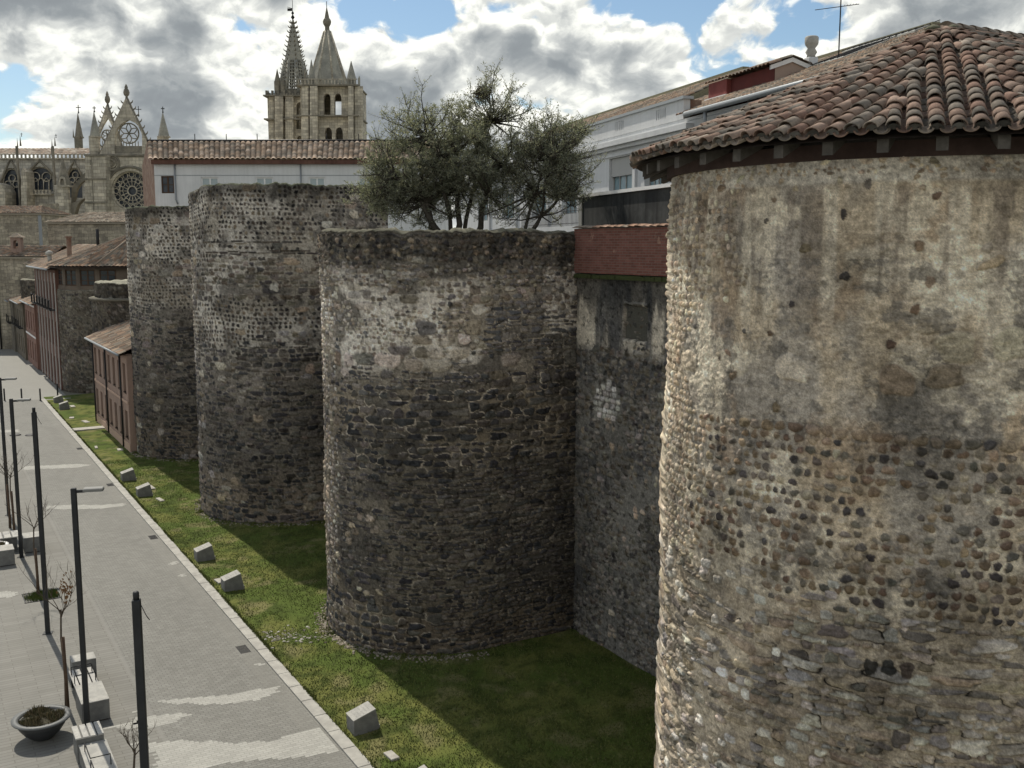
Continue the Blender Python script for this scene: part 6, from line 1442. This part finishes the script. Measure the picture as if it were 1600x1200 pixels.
# planter bowls
def bowl(u, v, label, s=1.0, rimm=None, plants=True):
    b = thing('planter_bowl', label, 'planter', wp(u, v), 0, 'round planter bowls on the paving')
    g = G(); g.lathe([(.26 * s, 0), (.30 * s, .03), (.47 * s, .16), (.61 * s, .34), (.66 * s, .50), (.60 * s, .50), (.56 * s, .44)], 40); g.build('bowl', mat('dark_bowl', (.03, .032, .034), (.045, .047, .05), 3, rough=.45, fine=.2), b)
    g = G(); g.lathe([(.63 * s, .485), (.77 * s, .50), (.775 * s, .53), (.66 * s, .545), (.60 * s, .53), (.60 * s, .48)], 40); g.build('rim', rimm or mat('bowl_rim', (.13, .135, .135), rough=.5, fine=.2), b)
    n = 20; g = G(); g.lathe([(.60 * s, .44), (.40 * s, .50), (.15 * s, .53), (.02, .54)], 24); so = g.build('soil', M_soil, b)
    g = G(); rs = random.Random(int(u)); V = []; F = []; C = []
    for i in range(2600 if plants else 500):
        a = rs.random() * 6.28; r = .57 * s * math.sqrt(rs.random()); x, y = r * math.cos(a), r * math.sin(a); h = rs.uniform(.04, .13) * (1 + .8 * math.sin(a * 3 + 1)); tx, ty = rs.uniform(-.08, .08), rs.uniform(-.08, .08); w = rs.uniform(.008, .02)
        k = len(V); V += [(x - w, y, .47), (x + w, y + w, .47), (x + tx, y + ty, .48 + h)]; F.append((k, k + 1, k + 2)); c = rs.choice([(.10, .085, .045), (.06, .05, .03), (.16, .13, .07), (.05, .06, .025), (.20, .17, .11)]); C += [c] * 3
    fastmesh('dry_plants', np.array(V), np.array(F), np.array(C), mat('grass_blade'), b, False)
    g = G(); g.m = Matrix.Rotation(R_(-78), 4, 'Z'); g.box(.505 * s, .53 * s, -.03, .03, .24, .27); g.build('badge', M_whitet, b)
bowl(26.35, 2.05, 'large dark round planter bowl of dry plants near the bottom left corner', .88)
bowl(43.1, 2.0, 'pale rimmed planter bowl at the left edge by the cube seat', .8, M_whitet)
# tree grate with greenery
g = G()
for k in range(12): g.box(-.55 + k * .095, -.51 + k * .095, -.5, .5, .004, .018)
g.box(-.56, .57, -.52, -.505, .004, .02); g.box(-.56, .57, .505, .52, .004, .02)
tg = thing('tree_grate', 'metal tree grate with green weeds around the second sapling', 'grate', wp(37.5, 3.15), WA); g.build('grate', M_iron, tg)
V = []; F = []; C = []; rs = random.Random(2)
for i in range(2500):
    x, y = rs.gauss(.15, .3), rs.gauss(0, .28); w = .012; k = len(V)
    if abs(x) > .55 or abs(y) > .5: continue
    V += [(x - w, y, 0), (x + w, y, 0), (x + rs.uniform(-.05, .05), y, rs.uniform(.03, .14))]; F.append((k, k + 1, k + 2)); C += [rs.choice([(.07, .10, .02), (.11, .13, .03), (.04, .07, .015)])] * 3
fastmesh('weeds', np.array(V), np.array(F), np.array(C), mat('grass_blade'), tg, False)
# bare saplings
def sapling(u, v, h, label, seed, stake=1.6, leafy=False, sx=1.0):
    rs = random.Random(seed); t = thing('bare_sapling', label, 'sapling', wp(u, v), 0, 'bare street saplings')
    g = G(); fork = h * .66; pts = [Vector((0, 0, 0)), Vector((.03, 0, fork * .35)), Vector((-.03, .02, fork * .7)), Vector((.02, 0, fork))]; g.tube(pts, [.035, .03, .025, .022], 7); tips = []
    def br(p, d, l, r, lev):
        q = [p]; dd = d.normalized()
        for i in range(3): dd = (dd + Vector((rs.uniform(-.25, .25), rs.uniform(-.25, .25), rs.uniform(-.02, .25)))).normalized(); q.append(q[-1] + dd * l / 3)
        g.tube(q, [r, r * .8, r * .6, r * .35], 5)
        if lev:
            for i in range(3): br(q[rs.choice((1, 2, 3))], dd + Vector((rs.uniform(-.9, .9), rs.uniform(-.9, .9), rs.uniform(-.1, .5))), l * .6, r * .55, lev - 1)
        else: tips.append(q[-1])
    for i in range(5): a = i * 1.26 + rs.random(); br(Vector((.02, 0, fork * rs.uniform(.9, 1))), Vector((math.cos(a) * .75 * sx, math.sin(a) * .75, .75)), h * .22, .014, 2)
    g.build('trunk', M_twig, t)
    g = G(); g.tube([(.07, -.05, 0), (.05, -.05, stake)], .045, 8); g.tube([(.05, -.05, stake * .9), (.02, 0, stake * .92)], .03, 6); g.build('stake', mat('stake_wood', (.07, .045, .03), (.11, .075, .05), 6, fine=.3), t)
    if leafy:
        V = []; F = []; C = []
        for i in range(60):
            p = Vector((.15, 0, h * .80)) + Vector((rs.gauss(0, .07), rs.gauss(0, .07), rs.gauss(0, .16))); k = len(V); V += [tuple(p), tuple(p + Vector((.05, .01, -.03))), tuple(p + Vector((.01, .02, -.09)))]; F.append((k, k + 1, k + 2)); C += [(.20, .11, .05)] * 3
        fastmesh('dry_leaves', np.array(V), np.array(F), np.array(C), mat('grass_blade'), t, False)
sapling(27.8, 2.76, 4.05, 'bare staked sapling with a few brown leaves beside the planter bowl', 3, 1.95, True)
sapling(37.6, 3.05, 3.7, 'bare sapling standing in the weedy tree grate', 5, 1.7)
sapling(21.6, 3.4, 2.2, 'short bare sapling leaning by the bench at the bottom edge', 7, 1.0)
sapling(46.2, 3.0, 3.9, 'bare spreading sapling between the two farther lamps', 11, 1.9, sx=1.4)
sapling(47.6, 2.95, 3.4, 'thin bare sapling just behind the spreading one', 12, 1.9)
sapling(57.5, 2.9, 4.0, 'small distant bare sapling at the left edge', 13, 1.8)
# ------------------------------------------------------------------ olive trees on the tower
def olive(label, base, trunks, clusters, seed, nleaf, sparse=()):
    """clusters: crown volumes (x, z, rx, rz, density) in metres around the base, x to the right of the view"""
    rs = np.random.RandomState(seed); rr = random.Random(seed)
    t = thing('olive_tree', label, 'tree', base, 0, 'olive trees on the slate tower')
    g = G(); centers = []
    tot = sum(c[2] * c[3] * c[4] for c in clusters)
    n_tw = 0; LV = []; LD = []
    for c in clusters:
        k = max(2, int(nleaf[0] * c[2] * c[3] * c[4] / tot))
        for i in range(k):
            while True:
                a, b, d = rr.uniform(-1, 1), rr.uniform(-1, 1), rr.uniform(-1, 1)
                if a * a + b * b + d * d < 1: break
            centers.append((Vector((c[0] + a * c[2], d * min(c[2], c[3]) * 1.1, c[1] + b * c[3])), c[4]))
    for (p, dn) in centers:
        tr = min(trunks, key=lambda q: (Vector(q[1]) - p).length + rr.random() * .8)
        a = Vector(tr[1]); mid = a.lerp(p, .5) + Vector((rr.uniform(-.2, .2), rr.uniform(-.2, .2), rr.uniform(-.15, .1) - .10 * (p - a).length * .4))
        if (p - a).length < .25: continue
        pts = [a, a.lerp(mid, .55), mid, mid.lerp(p, .6) + Vector((rr.uniform(-.08, .08), rr.uniform(-.08, .08), 0)), p]
        r0 = .022 + .012 * (p - a).length; g.tube(pts, [r0, r0 * .75, r0 * .5, r0 * .32, .008], 5, True, False)
        out = (p - a).normalized()
        for j in range(rr.randint(9, 13)):
            s = pts[3].lerp(p, rr.random()) if rr.random() < .65 else pts[2].lerp(pts[3], rr.random()); d = (out * .35 + Vector((rr.gauss(0, .7), rr.gauss(0, .7), rr.gauss(.45, .45)))).normalized(); l = rr.uniform(.25, .62)
            e = s + d * l + Vector((0, 0, .08 * l)); m_ = s.lerp(e, .5) + Vector((rr.uniform(-.04, .04), rr.uniform(-.04, .04), -.02)); g.tube([s, m_, e], [.008, .006, .003], 3, False, False)
            nl = int(nleaf[1] * dn * rr.uniform(.6, 1.3))
            for q in range(nl):
                f = rr.random() ** .8; c_ = s.lerp(e, .15 + .85 * f); LV.append(tuple(c_ + Vector((rr.gauss(0, .03), rr.gauss(0, .03), rr.gauss(0, .03))))); LD.append(tuple((d * .8 + Vector((rr.gauss(0, .6), rr.gauss(0, .6), rr.gauss(.1, .6)))).normalized()))
    for (p0, p1, r) in trunks:
        p0, p1 = Vector(p0), Vector(p1); m1 = p0.lerp(p1, .35) + Vector((rr.uniform(-.1, .1), rr.uniform(-.1, .1), 0)); m2 = p0.lerp(p1, .7) + Vector((rr.uniform(-.08, .08), rr.uniform(-.08, .08), 0)); g.tube([p0, m1, m2, p1], [r, r * .8, r * .65, r * .42], 9)
    g.build('trunk', M_bark, t)
    c = np.array(LV); d = np.array(LD); N = len(c); up = rs.randn(N, 3); s = np.cross(d, up); s /= np.linalg.norm(s, axis=1)[:, None] + 1e-6
    L = rs.uniform(.045, .085, (N, 1)); w = rs.uniform(.009, .015, (N, 1))
    V = np.stack([c, c + d * L * .5 + s * w, c + d * L, c + d * L * .5 - s * w], 1).reshape(-1, 3)
    pal = np.array([(.25, .262, .205), (.20, .215, .165), (.31, .31, .25), (.33, .31, .23), (.16, .175, .13)]); C = np.repeat(pal[rs.choice(5, N, p=[.32, .27, .18, .08, .15])] * rs.uniform(.8, 1.25, (N, 1)), 4, 0)
    fastmesh('crown', V, np.arange(N * 4).reshape(N, 4), C, M_leaf, t, False)
    print('leaves', label, N)
    return t
K = 32.5 / 1600
def M_(px, py): return ((px - 715) * K, (356 - py) * K)
ob = at(715, 372, 32.5); ob.z = 12.15
cl = []
for (x, y, rx, ry, dn) in ((690, 250, 92, 72, 1.15), (640, 265, 68, 62, 1.0), (755, 235, 70, 72, 1.0), (700, 180, 62, 40, .75), (640, 185, 45, 35, .6), (765, 150, 42, 40, .5), (768, 108, 26, 16, .45), (800, 190, 28, 50, .5), (600, 290, 48, 36, .9), (585, 310, 42, 22, .7), (640, 325, 45, 22, .7), (720, 305, 70, 32, .9), (785, 290, 42, 40, .7), (600, 230, 30, 36, .45), (650, 140, 34, 22, .3), (575, 270, 22, 24, .4), (820, 160, 18, 26, .3), (725, 235, 125, 95, .30), (600, 265, 45, 60, .35)):
    X, Z = M_(x, y); cl.append((X, Z + .1, rx * K, ry * K, dn))
trk = []
for (xb, xt, yt, r) in ((683, 668, 305, .11), (700, 655, 290, .13), (712, 718, 280, .12), (738, 762, 292, .12), (722, 745, 250, .08), (705, 690, 240, .08)):
    X, Z = M_(xt, yt); trk.append(((M_(xb, 350)[0], random.uniform(-.3, .3), -.15), (X, random.uniform(-.4, .4), Z + .1), r))
for (a, b) in ((2, (690, 215)), (3, (785, 240)), (4, (768, 175)), (1, (620, 262)), (5, (668, 200))):
    X, Z = M_(*b); trk.append((trk[a][1], (X, random.uniform(-.5, .5), Z), trk[a][2] * .5))
olive('large many stemmed olive tree with a dark nest, on the slate tower', ob, trk, cl, 21, (360, 40))
ob2 = at(812, 372, 32.0); ob2.z = 12.15
def M2(px, py): return ((px - 812) * K, (356 - py) * K)
cl = []
for (x, y, rx, ry, dn) in ((862, 225, 38, 52, .95), (880, 270, 38, 38, .9), (845, 285, 34, 36, .8), (905, 215, 26, 30, .6), (925, 255, 22, 24, .45), (862, 175, 14, 24, .45), (905, 300, 22, 18, .4), (830, 240, 26, 40, .8), (800, 330, 34, 16, .35), (770, 335, 30, 12, .3), (850, 330, 30, 12, .3), (915, 185, 16, 18, .3), (800, 270, 18, 40, .3), (860, 240, 70, 70, .28)):
    X, Z = M2(x, y); cl.append((X, Z + .1, rx * K, ry * K, dn))
trk = []
for (xb, xt, yt, r) in ((812, 845, 320, .10), (816, 838, 285, .07)):
    X, Z = M2(xt, yt); trk.append(((M2(xb, 352)[0], 0, -.15), (X, random.uniform(-.2, .2), Z), r))
for (a, b, r) in ((0, (875, 290), .06), (1, (858, 235), .05), (0, (850, 262), .05)):
    X, Z = M2(*b); trk.append((trk[a][1], (X, random.uniform(-.3, .3), Z), r))
olive('smaller olive tree leaning right with a single stem, beside the many stemmed one', ob2, trk, cl, 22, (160, 34))
# nest in the fork
nb = at(754, 146, 32.3); V = []; nest = thing('nest', 'dark ball shaped nest high in the larger olive tree', 'nest', nb); g = G(); rs = random.Random(5)
for i in range(420):
    a = Vector((rs.gauss(0, 1), rs.gauss(0, 1), rs.gauss(0, 1))).normalized() * rs.uniform(.08, .26); b = a + Vector((rs.gauss(0, .09), rs.gauss(0, .09), rs.gauss(0, .09))); g.tube([a, b], .007, 3, False, False)
g.build('twigs', M_twig, nest)
g = G(); g.lathe([(.02, -.17), (.12, -.12), (.18, 0), (.12, .12), (.02, .17)], 10); g.build('lining', M_soil, nest)
